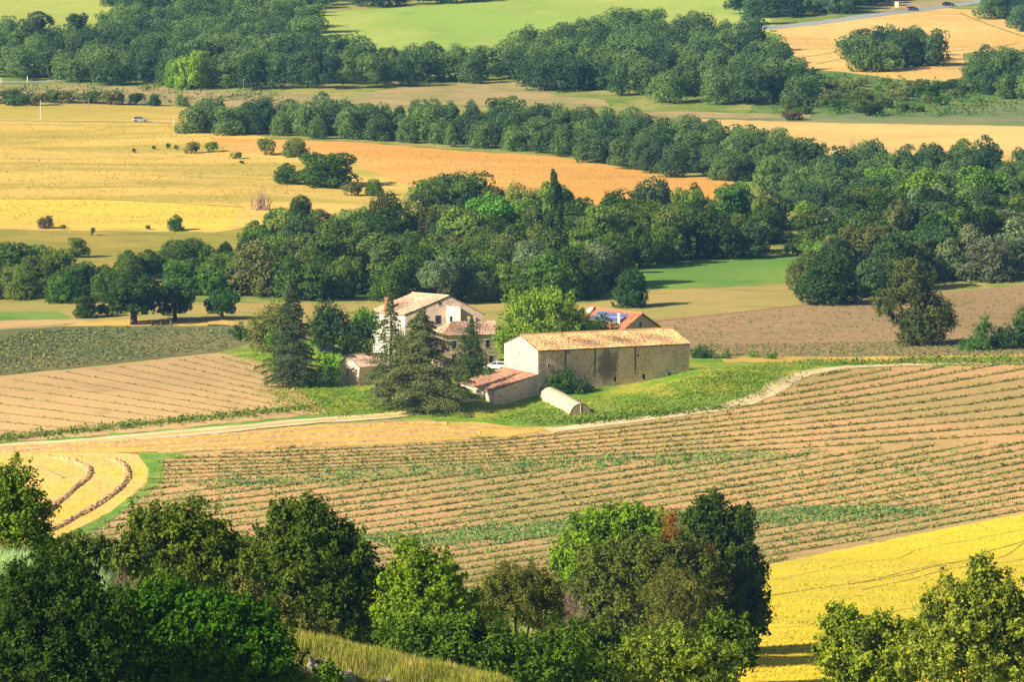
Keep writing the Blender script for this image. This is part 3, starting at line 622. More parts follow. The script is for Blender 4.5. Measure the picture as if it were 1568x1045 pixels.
# trees one can tell apart
T_ = tree_px
for a in [
 ('field0', 205, 497, 412, 'tall spreading dark green tree with a thick trunk at the edge of the left field', 'deep green', 104),
 ('field1', 268, 492, 426, 'forked green tree in the middle of the row along the left field', 'deep green', 66),
 ('field2', 340, 490, 438, 'umbrella-shaped green tree at the right end of the row by the left field', 'deep green', 58),
 ('round3', 131, 487, 448, 'small round dark tree left of the tall spreading field tree', 'dark green', 44),
 ('bush1', 163, 485, 462, 'low dark bush between the small round tree and the tall spreading tree', 'deep green', 34),
 ('round4', 967, 471, 401, 'lone round dark tree standing in the tan meadow behind the barn', 'deep green', 64),
 ('round2', 1272, 466, 375, 'broad dense dark green oak at the corner of the green field', 'deep green', 122),
 ('willow0', 672, 466, 392, 'silvery rounded willow behind the farmhouse roof', 'silver green', 72),
 ('willow1', 737, 463, 406, 'small pale willow right of the larger silvery willow', 'silver green', 52),
 ('willow0', 818, 450, 366, 'pale brownish green willow in front of the tall poplar', 'silver green', 78),
 ('willow1', 915, 445, 364, 'pale willow at the wood edge left of the green field', 'silver green', 72),
 ('poplar0', 848, 415, 262, 'tall dark columnar poplar rising above the wood below the orange field', 'deep green', 38),
 ('willow1', 1455, 430, 388, 'pale grey willow in the lower right wood above the ragged field tree', 'silver green', 60),
 ('willow0', 1520, 425, 378, 'broad pale willow near the right edge of the lower wood', 'silver green', 70),
 ('willow0', 1540, 395, 318, 'large silvery willow at the right picture edge above the ploughed field', 'silver green', 120),
 ('tall0', 1430, 268, 212, 'tall feathery tree against the pale wheat at upper right', 'olive green', 44),
 ('tall1', 1415, 262, 215, 'slim tree beside the feathery one against the pale wheat', 'mid green', 30),
 ('round1', 1475, 268, 206, 'broad leafy tree against the pale wheat, right of the feathery tree', 'mid green', 56),
 ('round3', 1520, 262, 222, 'small tree breaking into the pale wheat near the right edge', 'mid green', 30),
 ('round3', 500, 286, 230, 'large rounded dark clump standing alone below the orange field', 'dark green', 108),
 ('round1', 440, 282, 246, 'smaller dark tree on the left side of the rounded clump', 'dark green', 48),
 ('bush0', 538, 300, 274, 'low grey green bush below the orange field clump', 'olive green', 40),
 ('round2', 572, 300, 270, 'small dark tree right of the low grey green bush', 'mid green', 34),
 ('bush2', 407, 238, 207, 'pale round bush at the left tip of the orange field', 'olive green', 42),
 ('round4', 452, 240, 207, 'round bush-like tree at the left tip of the orange field', 'olive green', 48),
 ('bush1', 292, 235, 214, 'greyish bush in the golden field, left of the pale round bush', 'olive green', 30),
 ('bush2', 325, 233, 214, 'green bush in the golden field beside the greyish bush', 'mid green', 26),
 ('bush0', 258, 228, 217, 'small dark upright bush in the golden field', 'dark green', 9),
 ('bush1', 270, 229, 221, 'tiny dark bush right of the small upright one in the golden field', 'dark green', 9),
 ('bush0', 235, 229, 222, 'tiny dark bush alone in the golden field, second of the loose row', 'dark green', 8),
 ('bush2', 205, 234, 226, 'tiny dark bush at the left start of the loose row in gold grass', 'dark green', 9),
 ('bush1', 362, 243, 231, 'pale little bush below the pale round bush', 'olive green', 24),
 ('bush2', 370, 251, 245, 'tiny pair-like bush beneath the pale little bush', 'dark green', 12),
 ('round0', 70, 350, 328, 'dark round bush-tree on the lower rim of the bright yellow field', 'brownish', 28),
 ('bush1', 95, 351, 343, 'little brown bush right of the dark round one on the yellow field rim', 'brownish', 13),
 ('round1', 270, 354, 326, 'round green tree on the lower rim of the bright yellow field', 'dark green', 28),
 ('bush0', 226, 352, 343, 'small reddish bush on the yellow field rim', 'brownish', 10),
 ('bush2', 142, 361, 346, 'small pale green bush below the yellow field rim', 'mid green', 11),
 ('round3', 121, 394, 361, 'round olive tree alone on the grassy olive slope', 'mid green', 38),
 ('round0', 158, 424, 402, 'small dark tree on the olive slope above the tall spreading tree', 'dark green', 24),
 ('round2', 220, 414, 388, 'dark round tree on the olive slope, left of the big leafy clump', 'dark green', 34),
 ('round4', 268, 412, 360, 'big dark leafy tree on the olive slope', 'dark green', 62),
 ('round1', 345, 405, 370, 'grey brown tree at the right end of the olive slope', 'brownish', 36),
 ('round0', 24, 440, 362, 'large dark green tree at the left edge below the olive slope', 'dark green', 120),
 ('round3', 68, 450, 385, 'green tree right of the large left-edge tree', 'mid green', 76),
 ('round2', 460, 345, 292, 'tall dark tree in the notch of the wood below the golden field', 'dark green', 50),
 ('round4', 430, 372, 310, 'broad dark green tree below the dead snag', 'mid green', 80),
 ('round1', 395, 400, 340, 'dark tree on the left corner of the wood behind the farm', 'mid green', 60),
 ('round0', 720, 345, 252, 'tall grey green tree rising toward the orange field', 'mid green', 90),
 ('round2', 660, 350, 262, 'leafy grey green tree left of the tall one under the orange field', 'mid green', 80),
 ('round4', 748, 372, 286, 'large fresh green tree in the middle of the wood', 'bright green', 110),
 ('bush1', 545, 392, 370, 'bright green bush glowing in the dark wood left of centre', 'bright green', 50),
 ('bush2', 650, 398, 368, 'bright yellow green bush in the dark wood above the farmhouse', 'bright green', 60),
 ('round1', 1420, 330, 250, 'large bright green rounded tree in the right-hand wood', 'bright green', 110),
 ('round3', 1350, 310, 252, 'bright green tree left of the large rounded one in the right-hand wood', 'bright green', 70),
 ('round0', 1510, 330, 245, 'big bright green tree at the right end of the wood', 'bright green', 110),
 ('round4', 1232, 345, 302, 'yellow green tree in the wood above the green field', 'fresh yellow green', 46),
 ('round2', 265, 134, 84, 'bright lime green tree standing out at the foot of the far oak wood', 'bright green', 34),
 ('round0', 292, 136, 70, 'lime topped tree right of the bright one by the far oak wood', 'fresh yellow green', 62),
 ('bush1', 1215, 184, 166, 'low purplish brown bush beside the pale strip at upper right', 'brownish', 42),
 ('round3', 118, 60, 16, 'dark tree in front of the pale yellow field at the top left', 'blue green', 42),
 ('round1', 60, 64, 12, 'dark green tree left of the pale yellow field', 'blue green', 70),
 ]:
    T_(a[0], a[1], a[2], a[3], a[4], C_ and a[5], a[6], name='tree' if not a[0].startswith(('bush', 'willow', 'poplar')) else {'b': 'bush', 'w': 'willow_tree', 'p': 'poplar_tree'}[a[0][0]],
       cat='bush' if a[0].startswith('bush') else 'tree')

# ------------------------------------------------------------------ buildings
M_stone = stone_mat('rubble_stone', S(224, 196, 168), S(176, 148, 124), S(222, 198, 170), 2.6)
M_lime = stone_mat('lime_washed_stone', S(236, 208, 180), S(222, 194, 164), S(240, 216, 188), 1.6)
M_house = stone_mat('house_render', S(206, 180, 164), S(192, 166, 150), S(210, 186, 168), 1.3)
M_white = plain('white_render', S(244, 232, 212), .9, .08, .6)
M_tile_o = tile_mat('sun_bleached_tiles', S(232, 178, 118), S(240, 198, 140), S(160, 118, 80))
M_tile_r = tile_mat('red_clay_tiles', S(190, 138, 110), S(210, 164, 134), S(134, 98, 80))
M_tile_n = tile_mat('new_orange_tiles', S(216, 128, 88), S(226, 146, 104), S(176, 96, 70))
M_tile_p = tile_mat('pale_pink_tiles', S(232, 196, 164), S(220, 178, 148), S(192, 150, 122))
M_dark = plain('dark_opening', (.018, .017, .018, 1), .9, .1)
M_pipe = plain('dark_zinc', (.05, .04, .035, 1), .5, .2)
M_glass = plain('dark_glass', (.03, .035, .045, 1), .15, .1)
M_wood = plain('weathered_wood', (.16, .11, .07, 1), .85, .3)
M_brick = plain('orange_brick', S(212, 152, 104), .9, .4, 6)
def v3(p): return Vector((float(p[0]), float(p[1]), float(p[2])))
def roof_plane(mb, uvs, e0, e1, r1, r0, n=None, period=.30, amp=.045):
    """corrugated tile surface; e0->e1 along the eave, r0->r1 along the ridge"""
    L_ = (e1 - e0).length; nu = max(4, int(L_ / period * 4)); nv = max(4, int((r0 - e0).length / .45))
    nn = (e1 - e0).cross(r0 - e0).normalized(); b = len(mb.v)
    for j in range(nv + 1):
        for i in range(nu + 1):
            u = i / nu; v = j / nv; p = (e0.lerp(e1, u)).lerp(r0.lerp(r1, u), v)
            sag = -.05 * math.sin(math.pi * u) * math.sin(math.pi * min(1, v * 1.2))
            d = amp * math.cos(u * L_ / period * 2 * math.pi) + .018 * ((j % 2) * 2 - 1) + .02 * math.sin(u * L_ * .9 + v * 5) + random.uniform(-.022, .022) + sag
            mb.v.append(tuple(p + nn * (d + .09))); uvs.append((u * L_, v * (r0 - e0).length))
    for j in range(nv):
        for i in range(nu):
            a = b + j * (nu + 1) + i; mb.f.append((a, a + 1, a + nu + 2, a + nu + 1))
def roof_obj(name, planes, m, parent, edge=None):
    mb = MB(); uvs = []
    for p in planes: roof_plane(mb, uvs, *p)
    me = mb.mesh(name, m); uv = me.uv_layers.new(name='UVMap')
    for l in me.loops: uv.data[l.index].uv = uvs[l.vertex_index]
    o = link(name, me, parent)
    sb = MB()
    for e0, e1, r1, r0 in planes: sb.slab([e0, e1, r1, r0], .05)
    o2 = sb.build('eave_board', edge or M_wood, o)
    return o
def house(name, label, cat, A, B, D, zb, zr, wallm, tilem, over=.25, gab=.12, gablem=None):
    """A,B front eave corners, D back-left eave corner (at eave height); ridge parallel AB at height zr"""
    A, B, D = v3(A), v3(B), v3(D); Cc = B + (D - A); base = Vector((A.x, A.y, zb))
    root = empty(name, tuple(base)); tag(root, label, cat)
    A, B, Cc, D = [p - base for p in (A, B, Cc, D)]; zrl = zr - zb
    m1 = (A + D) / 2; m2 = (B + Cc) / 2; m1.z = m2.z = zrl
    lo = lambda p: Vector((p.x, p.y, -1.5))
    mb = MB(); vs = [lo(A), lo(B), lo(Cc), lo(D), A, B, Cc, D, m1, m2]
    mb.add(vs, [(0, 1, 5, 4), (1, 2, 6, 9, 5), (2, 3, 7, 6)] + ([] if gablem else [(3, 0, 4, 8, 7)]))
    mb.build('wall', wallm, root)
    if gablem: mb = MB(); mb.add([vs[i] for i in (3, 0, 4, 8, 7)], [(0, 1, 2, 3, 4)]); mb.build('gable_wall', gablem, root)
    ud = (B - A).normalized(); vd = (D - A).normalized(); up = (m1 - A); slope = (m1.z - A.z) / max(.01, (Vector((m1.x, m1.y, 0)) - Vector((A.x, A.y, 0))).length)
    def ext(p, su, sv): return p + ud * gab * su + vd * over * sv + Vector((0, 0, -over * slope if sv else 0))
    pl = [(ext(A, -1, -1), ext(B, 1, -1), m2 + ud * gab, m1 - ud * gab), (ext(Cc, 1, 1), ext(D, -1, 1), m1 - ud * gab, m2 + ud * gab)]
    rf = roof_obj('roof', pl, tilem, root)
    rb = MB(); rb.tube([m1 - ud * gab + Vector((0, 0, .12)), m2 + ud * gab + Vector((0, 0, .12))], .14, 6); rb.build('ridge_tile', tilem, rf)
    return root, (A, B, Cc, D, m1, m2, ud, vd)
def window(parent, P, ud, w_, h, fm, name='window', pane=M_dark, dep=.05, proud=.04):
    """opening centred at local point P on a wall running along ud (outside is ud x up)"""
    ud = ud.normalized(); n = ud.cross(Vector((0, 0, 1))).normalized(); zz = Vector((0, 0, 1)); t = .07
    def bx(mb, u0, u1, z0, z1, d0, d1):
        c = [P + ud * u + zz * z + n * d for d in (d0, d1) for (u, z) in ((u0, z0), (u1, z0), (u1, z1), (u0, z1))]
        mb.add(c, [(0, 3, 2, 1), (4, 5, 6, 7), (0, 1, 5, 4), (1, 2, 6, 5), (2, 3, 7, 6), (3, 0, 4, 7)])
    mb = MB()
    bx(mb, -w_ / 2 - t, -w_ / 2, -h / 2, h / 2, -.1, proud); bx(mb, w_ / 2, w_ / 2 + t, -h / 2, h / 2, -.1, proud)
    bx(mb, -w_ / 2 - t, w_ / 2 + t, h / 2, h / 2 + t * 1.3, -.1, proud + .003); bx(mb, -w_ / 2 - t * 1.6, w_ / 2 + t * 1.6, -h / 2 - t, -h / 2, -.1, proud + .05)
    f = mb.build(name, fm, parent)
    mb = MB(); bx(mb, -w_ / 2, w_ / 2, -h / 2, h / 2, -.1, .012); mb.build('pane', pane, f); return f
# --- the long stone barn
zE = 6.9
A = PZ(824, 537, zE); B = PZ(1055.5, 526, zE); D = PZ(772, 526.5, zE); zb = float(Z(A[0], A[1]))
bl = Vector((float(B[0] - A[0]), float(B[1] - A[1]), 0))
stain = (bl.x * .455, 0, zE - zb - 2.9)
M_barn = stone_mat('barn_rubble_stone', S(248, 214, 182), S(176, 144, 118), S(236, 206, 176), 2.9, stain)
zr = PZ(798, 514, 0); Am = (A + D) / 2
apex = PY(798, 514, Am[1])
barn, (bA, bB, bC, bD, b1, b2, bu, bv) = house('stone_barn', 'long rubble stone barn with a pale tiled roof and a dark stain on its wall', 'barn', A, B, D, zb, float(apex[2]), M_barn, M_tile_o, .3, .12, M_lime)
for f, dz, w_, h in ((.068, 2.6, .25, .5), (.195, .5, .3, .32), (.658, 1.55, .3, .42), (.504, 5.25, .5, .95), (.695, 5.1, .5, .85), (.866, 5.0, .42, .75)):
    p = bA.lerp(bB, f); p.z -= dz; window(barn, p, bu, w_, h, M_stone)
for f, l_ in ((.178, 3.6), (.373, 4.8), (.639, 4.7)):
    p = bA.lerp(bB, f) + bu.cross(Vector((0, 0, 1))) * .1
    mb = MB(); mb.tube([p - Vector((0, 0, .05)), p - Vector((0, 0, l_))], .085, 7); mb.tube([p - Vector((0, 0, .02)), p - Vector((0, 0, .3))], .13, 7); mb.build('downpipe', M_pipe, barn)
p = bA.lerp(bD, .55); p.z -= .9; window(barn, p, -bv, .18, .5, M_stone)
for f in (.3, .72):
    p = bA.lerp(bD, f); p.z -= 3.4; window(barn, p, -bv, .14, .3, M_stone)
mb = MB(); gpt = [bA + bu.cross(Vector((0, 0, 1))) * .34 + Vector((0, 0, -.12)), bB + bu.cross(Vector((0, 0, 1))) * .34 + Vector((0, 0, -.12))]
mb.tube(gpt, .07, 6); mb.build('gutter', M_pipe, barn)
mb = MB(); oo = bu.cross(Vector((0, 0, 1)))
for i in range(13):
    for cor, sgn in ((bA, 1), (bB, -1)):
        z_ = cor.z - .35 - i * .58; l_ = .62 if i % 2 else .36; c_ = Vector((cor.x, cor.y, z_)); a_ = c_ + oo * .035 - bu * sgn * .035; e_ = a_ + bu * sgn * l_; h_ = Vector((0, 0, .26))
        mb.add([a_ - h_, e_ - h_, e_ + h_, a_ + h_, a_ - h_ - oo * .3, e_ - h_ - oo * .03, e_ + h_ - oo * .03, a_ + h_ - oo * .3], [(0, 1, 2, 3) if sgn > 0 else (3, 2, 1, 0), (0, 4, 5, 1), (1, 5, 6, 2), (2, 6, 7, 3), (3, 7, 4, 0)])
q_ = mb.build('quoins', M_lime, barn); q_['kind'] = 'stuff'
# --- lean-to against the west gable
zl = .75
a = v3(PZ(772.5, 601.5, zl)); b = v3(PZ(720.5, 591, zl)); wA = Vector((barn.location.x, barn.location.y, 0)) + Vector((bA.x, bA.y, 0)); wD = Vector((barn.location.x + bD.x, barn.location.y + bD.y, 0))
zt = 2.95; du = Vector((bu.x, bu.y, 0)).normalized(); nrm_g = -du
ta = v3(PZ(823, 580, zt)); a2 = v3((ta.x, ta.y, 0)); 
t1 = wA - du * .02; t2 = wD - du * .02
dist = max(2.0, (Vector((a.x, a.y, 0)) - t1).dot(nrm_g)); 
f0 = t1 - du * dist; f1 = t2 - du * dist
leanb = float(Z(f0.x, f0.y)) - .2
lt = empty('lean_to_shed', (f0.x, f0.y, leanb)); tag(lt, 'low stone lean-to with a faded red tiled roof against the barn gable', 'shed')
q = lambda v, z: Vector((v.x - f0.x, v.y - f0.y, z - leanb))
mb = MB(); P8 = [q(f0, leanb - 1), q(t1, leanb - 1), q(t2, leanb - 1), q(f1, leanb - 1), q(f0, zl), q(t1, zt), q(t2, zt), q(f1, zl)]
mb.add(P8, [(0, 1, 5, 4), (2, 3, 7, 6), (3, 0, 4, 7)]); mb.build('wall', M_lime, lt)
sl_ = (zt - zl) / dist; o_ = .25
e0 = q(f1 - du * o_ + Vector((bv.x, bv.y, 0)) * .1, zl - sl_ * o_); e1 = q(f0 - du * o_ - Vector((bv.x, bv.y, 0)) * .1, zl - sl_ * o_)
r0 = q(t2 + Vector((bv.x, bv.y, 0)) * .1, zt); r1 = q(t1 - Vector((bv.x, bv.y, 0)) * .1, zt)
roof_obj('roof', [(e0, e1, r1, r0)], M_tile_r, lt)
mb = MB(); mb.slab([r0 + Vector((0, 0, .1)), r0 + Vector((0, 0, .32)), r1 + Vector((0, 0, .32)), r1 + Vector((0, 0, .1))][::1], .08); mb.build('flashing', M_lime, lt)
# --- small stone shed on the left
zs = 2.9
hA = PZ(550.5, 562.5, zs); hB = PZ(608, 559, zs); hD = PZ(517.5, 558.5, zs); Yg = (hA[1] + hD[1]) / 2
sh, q8 = house('stone_shed', 'small stone outbuilding with one narrow window and a faded flat-pitched roof', 'shed', hA, hB, hD, float(Z(hA[0], hA[1])), float(PY(533, 545, Yg)[2]), M_lime, M_tile_p, .15, .1)
p = q8[0].lerp(q8[3], .55); p.z -= 1.2; window(sh, p, -q8[7], .3, 1.15, M_stone)
mb = MB(); a0 = q8[0]; a0b = Vector((a0.x, a0.y, -1.4)); dv = (-q8[7] - q8[6]).normalized()
mb.add([a0b + dv * .9 + q8[6] * .3, a0b + dv * .9 - q8[6] * .3, a0b - q8[6] * .3, a0b + q8[6] * .3, a0 * 1 - Vector((0, 0, .5)) - q8[6] * .05, a0 - Vector((0, 0, .5)) + q8[6] * .2], [(0, 1, 4, 5), (1, 2, 4), (0, 5, 3)])
mb.build('buttress', M_stone, sh)
# --- house with solar panels
zs = 5.0
hA = PZ(951, 505.5, zs); hD = PZ(1010, 502, zs); rl = PZ(912, 473.6, 0)
Yg = (hA[1] + hD[1]) / 2; zr = float(PY(980.6, 480.5, Yg)[2])
r1_ = PY(980.6, 480.5, Yg); rl_ = PZ(911, 473.6, zr); dvec = rl_ - r1_; dvec[2] = 0
if np.linalg.norm(dvec) > 14: dvec *= 14 / np.linalg.norm(dvec)
hA3, hD3 = hA, hD
# front eave runs from the far-left corner to hA; gable from hA to hD
so2, s8 = house('solar_house', 'red tiled house with solar panels and two chimneys beyond the barn roof', 'house', hA + dvec, hA, hD + dvec, float(Z(hA[0], hA[1])), zr, M_house, M_tile_n, .5, .6)
sA, sB, sC, sD, s1, s2, su, sv = s8
p = sB.lerp(sC, .5); p.z += .75; window(so2, p, sv, .55, 1.0, M_white, pane=M_glass)
def on_roof(e0, e1, r0, r1, u, v): return (e0.lerp(e1, u)).lerp(r0.lerp(r1, u), v)
nn = (sB - sA).cross(s1 - sA).normalized()
M_pv, t_, b_ = mat('solar_cells'); tc = N(t_, 'ShaderNodeTexCoord').outputs['Object']
b_.inputs['Base Color'].default_value = S(92, 104, 150); b_.inputs['Roughness'].default_value = .3
pv = MB(); fr = MB()
for i in range(8):
    for j in range(2):
        u0, u1, v0, v1 = .16 + i * .085, .16 + i * .085 + .08, .36 + j * .26, .36 + j * .26 + .24
        qd = [on_roof(sA, sB, s1, s2, u, v) + nn * .18 for u, v in ((u0, v0), (u1, v0), (u1, v1), (u0, v1))]
        pv.slab(qd, .05)
        c = sum(qd, Vector()) / 4; fr.slab([c + (x - c) * 1.06 - nn * .02 for x in qd], .05)
pn = fr.build('solar_panel', M_white, so2); pv.build('cells', M_pv, pn)
def chimney(parent, P, w_, h, m, cap=M_tile_n, d=None):
    d = d or w_; mb = MB(); mb.box(P.x - w_ / 2, P.x + w_ / 2, P.y - d / 2, P.y + d / 2, P.z - .8, P.z + h); c = mb.build('chimney', m, parent)
    mb = MB(); mb.box(P.x - w_ / 2 - .07, P.x + w_ / 2 + .07, P.y - d / 2 - .07, P.y + d / 2 + .07, P.z + h, P.z + h + .12)
    mb.box(P.x - w_ / 2 + .05, P.x + w_ / 2 - .05, P.y - d / 2 + .05, P.y + d / 2 - .05, P.z + h + .12, P.z + h + .3); mb.build('chimney_cap', cap, c); return c
chimney(so2, on_roof(sA, sB, s1, s2, .82, .30), .45, 1.7, M_white, M_white)
chimney(so2, on_roof(sA, sB, s1, s2, .0, .82), .55, 1.1, M_white)
mb = MB(); c0 = on_roof(sA, sB, s1, s2, .02, .66) + Vector((-.1, -.1, .75))
dv = Vector((-.2, -.95, .25)).normalized(); a_ = dv.orthogonal().normalized(); b2_ = dv.cross(a_)
vs = [c0 - dv * .12] + [c0 + (a_ * math.cos(k * .524) + b2_ * math.sin(k * .524)) * .45 for k in range(12)]
mb.add(vs, [(0, 1 + k, 1 + (k + 1) % 12) for k in range(12)]); mb.tube([c0 - dv * .1, c0 - Vector((0, 0, .9))], .03, 5); mb.build('satellite_dish', M_white, so2)
# --- main farmhouse
zs = 8.0
fA = PZ(620, 482, zs); fB = PZ(739, 481, zs); fD0 = PZ(577, 478.5, zs)
Yf = float(fA[1]); ax = PY(686, 454, Yf + 1); zr = float(ax[2])
mh_b = float(Z(fA[0], fA[1])); root = empty('farmhouse', (float(fA[0]), float(fA[1]), mh_b)); tag(root, 'tall pink-grey farmhouse with a broad gable, white side wall and orange chimney', 'house')
off = Vector((float(fA[0]), float(fA[1]), mh_b)); LA, LB, LD = [v3(p) - off for p in (fA, fB, fD0)]
dep = LD - LA; dep = dep.normalized() * max(8.5, dep.length); LD = LA + dep; LC = LB + dep
apx = v3(ax) - off; apx = Vector((LA.x + (LB.x - LA.x) * .555, LA.y + (LB.y - LA.y) * .555, apx.z)); apb = apx + dep
mb = MB(); lo = lambda p: Vector((p.x, p.y, -1))
LB2 = LB + Vector((0, 0, .1)); 
mb.add([lo(LA), lo(LB), lo(LC), LA, LB2, LC, apx, apb], [(0, 1, 4, 6, 3), (1, 2, 5, 4)]); mb.build('wall', M_house, root)
mb = MB(); mb.add([lo(LD), lo(LA), LA, LD, lo(LC), LC, apb], [(0, 1, 2, 3), (4, 0, 3, 6, 5)]); mb.build('side_wall', M_white, root)
dn = dep.normalized(); fu = (LB - LA).normalized(); sf = dn * -.25
slL = (apx.z - LA.z) / (apx - LA).xy.length; slR = (apx.z - LB.z) / (LB - apx).xy.length
eL = Vector((0, 0, -.3 * slL)); eR = Vector((0, 0, -.3 * slR))
rf = roof_obj('roof', [(LD - fu * .3 + eL - sf, LA - fu * .3 + eL + sf, apx + sf, apb - sf), (LB + fu * .3 + eR + sf, LC + fu * .3 + eR - sf, apb - sf, apx + sf)], M_tile_p, root)
mb = MB(); mb.tube([apx + sf + Vector((0, 0, .15)), apb - sf + Vector((0, 0, .15))], .15, 6); mb.build('ridge_tile', M_tile_p, rf)
def onf(px, py, dy=0):
    """local point of the farmhouse front wall seen at pixel"""
    u = (px - 620) / 119; p = LA.lerp(LB, u); wp = PY(px, py, p.y + off.y); return Vector((p.x, p.y, wp[2] - mh_b))
for px, py, w_, h, pn_ in ((674, 465, .55, .5, M_dark), (650.5, 473, .35, .75, M_wood), (671, 490, 1.0, 1.5, M_glass), (634, 505, .6, 1.1, M_glass), (655, 508, .7, 1.2, M_glass)):
    window(root, onf(px, py), fu, w_, h, M_house, pane=pn_)
# projecting sunlit stair bay on the gable, right of centre
n_f = fu.cross(Vector((0, 0, 1))); c0 = onf(684, 468); c1 = onf(703.5, 468); z0 = onf(690, 500).z; ztp = c0.z
mb = MB(); mb.add([Vector((c0.x, c0.y, z0)), Vector((c1.x, c1.y, z0)), Vector((c1.x, c1.y, ztp - .3)), Vector((c0.x, c0.y, ztp)),
   Vector((c0.x, c0.y, z0)) + n_f * .9, Vector((c1.x, c1.y, z0)) + n_f * 1.9, Vector((c1.x, c1.y, ztp - .3)) + n_f * 1.9, Vector((c0.x, c0.y, ztp)) + n_f * .9],
   [(4, 5, 6, 7), (0, 4, 7, 3), (5, 1, 2, 6), (3, 7, 6, 2)])
mb.build('stair_bay', M_white, root)
pbay = (Vector((c0.x, c0.y, 0)) + n_f * .9).lerp(Vector((c1.x, c1.y, 0)) + n_f * 1.9, .3); pbay.z = onf(690, 488).z
window(root, pbay + n_f * .03, ((Vector((c1.x, c1.y, 0)) + n_f * 1.9) - (Vector((c0.x, c0.y, 0)) + n_f * .9)), .5, 1.0, M_white)
chimney(root, LD.lerp(LA, .38) + fu * .6 + Vector((0, 0, .35)), .75, 2.0, M_brick)
# white tower-like block on the left side wall
tw = MB(); p0 = LD - fu * .25; p1 = LD.lerp(LA, .42) - fu * .25
# --- lower wing with hipped roof
zs = 6.0
wA = v3(PZ(678, 513.5, zs)); wB = v3(PZ(764, 511, zs)); wu = (wB - wA).normalized(); wv = Vector((-wu.y, wu.x, 0)); dpt = 6.4
wb = float(Z(wA.x, wA.y)); wing = empty('farmhouse_wing', (wA.x, wA.y, wb)); tag(wing, 'lower farmhouse wing with a hipped pink tiled roof in front of the gable', 'house')
o3 = Vector((wA.x, wA.y, wb)); a0 = Vector((0, 0, zs - wb)); b0 = wB - o3; c0 = b0 + wv * dpt; d0 = a0 + wv * dpt
mb = MB(); mb.add([lo(a0), lo(b0), lo(c0), lo(d0), a0, b0, c0, d0], [(0, 1, 5, 4), (1, 2, 6, 5), (2, 3, 7, 6), (3, 0, 4, 7)]); mb.build('wall', M_house, wing)
rh = float(PY(700, 494, wA.y + dpt / 2)[2]) - wb; ra = (a0 + d0) / 2 + wu * 3.0; rb_ = (b0 + c0) / 2; ra.z = rb_.z = rh
ov = .35; dz = Vector((0, 0, -.12)); e = lambda p, su, sv_: p + wu * su * ov + wv * sv_ * ov + dz
roof_obj('roof', [(e(a0, -1, -1), e(b0, 1, -1), rb_ + wu * ov, ra), (e(d0, -1, 1), e(a0, -1, -1), ra, ra + wv * .01), (e(c0, 1, 1), e(d0, -1, 1), ra, rb_ + wu * ov)], M_tile_p, wing)
for f in (.38, .52): chimney(wing, ra.lerp(rb_, f) - Vector((0, 0, .1)), .42, .7, M_white, M_tile_p)
for f, zz in ((.2, 1.6), (.2, 3.9), (.5, 3.9), (.8, 3.9), (.86, 1.2)):
    p = a0.lerp(b0, f); p.z = zz; window(wing, p, wu, .8, 1.3, M_house, pane=M_glass)
mb = MB(); p = a0.lerp(b0, 0); mb.add([Vector((p.x, p.y, a0.z - 1.0)) - wv * .1, Vector((b0.x, b0.y, a0.z - 1.0)) - wv * .1, Vector((b0.x, b0.y, a0.z - .82)) - wv * .1, Vector((p.x, p.y, a0.z - .82)) - wv * .1,
   Vector((p.x, p.y, a0.z - 1.0)), Vector((b0.x, b0.y, a0.z - 1.0)), Vector((b0.x, b0.y, a0.z - .82)), Vector((p.x, p.y, a0.z - .82))], [(0, 1, 2, 3), (3, 2, 6, 7), (1, 5, 6, 2), (4, 0, 3, 7), (0, 4, 5, 1)])
mb.build('string_course', M_white, wing)
# ruined wall in front of the wing
p0 = G(676, 577); p1 = G(694, 570); mb = MB(); n_ = 9; root = empty('ruined_wall', tuple(p0)); tag(root, 'short broken stone wall beside the farmhouse wing', 'wall')
for i in range(n_):
    u = i / n_; x = (p1 - p0) * u; h = 2.6 - 1.6 * abs(u - .35) * 2 + random.uniform(-.25, .25); x2 = (p1 - p0) * (i + 1) / n_
    mb.add([(x[0], x[1], -1), (x2[0], x2[1], -1), (x2[0] + .2, x2[1] + .5, -1), (x[0] + .2, x[1] + .5, -1), (x[0], x[1], h), (x2[0], x2[1], h - .1), (x2[0] + .2, x2[1] + .5, h), (x[0] + .2, x[1] + .5, h)],
           [(4, 5, 6, 7), (0, 1, 5, 4), (1, 2, 6, 5), (2, 3, 7, 6), (3, 0, 4, 7)])
mb.build('masonry', M_lime, root)

# ------------------------------------------------------------------ polytunnel
t0 = G(842, 610); t1 = G(889, 636); ax_ = (v3(t1) - v3(t0)); ax_.z = 0; L_ = ax_.length; ax_.normalize(); sd = Vector((-ax_.y, ax_.x, 0)); r_ = 1.75
pt = empty('polytunnel', tuple(t0)); tag(pt, 'cream plastic polytunnel lying in the grass in front of the barn', 'greenhouse')
zg = [float(Z(*(v3(t0) + ax_ * L_ * i / 24).xy)) - t0[2] for i in range(25)]
mb = MB(); na = 18
for i in range(25):
    for k in range(na + 1):
        a = math.pi * k / na; rq = r_ * (1 + (.02 if i % 3 == 0 else -.012)); p = ax_ * (L_ * i / 24) + sd * (math.cos(a) * rq) + Vector((0, 0, math.sin(a) * rq * 1.05 + zg[i] - .1))
        mb.v.append(tuple(p))
mb.f = [(i * (na + 1) + k, i * (na + 1) + k + 1, (i + 1) * (na + 1) + k + 1, (i + 1) * (na + 1) + k) for i in range(24) for k in range(na)]
mb.build('cover', plain('cream_film', S(228, 216, 172), .6, .15, .8), pt, smooth=True)
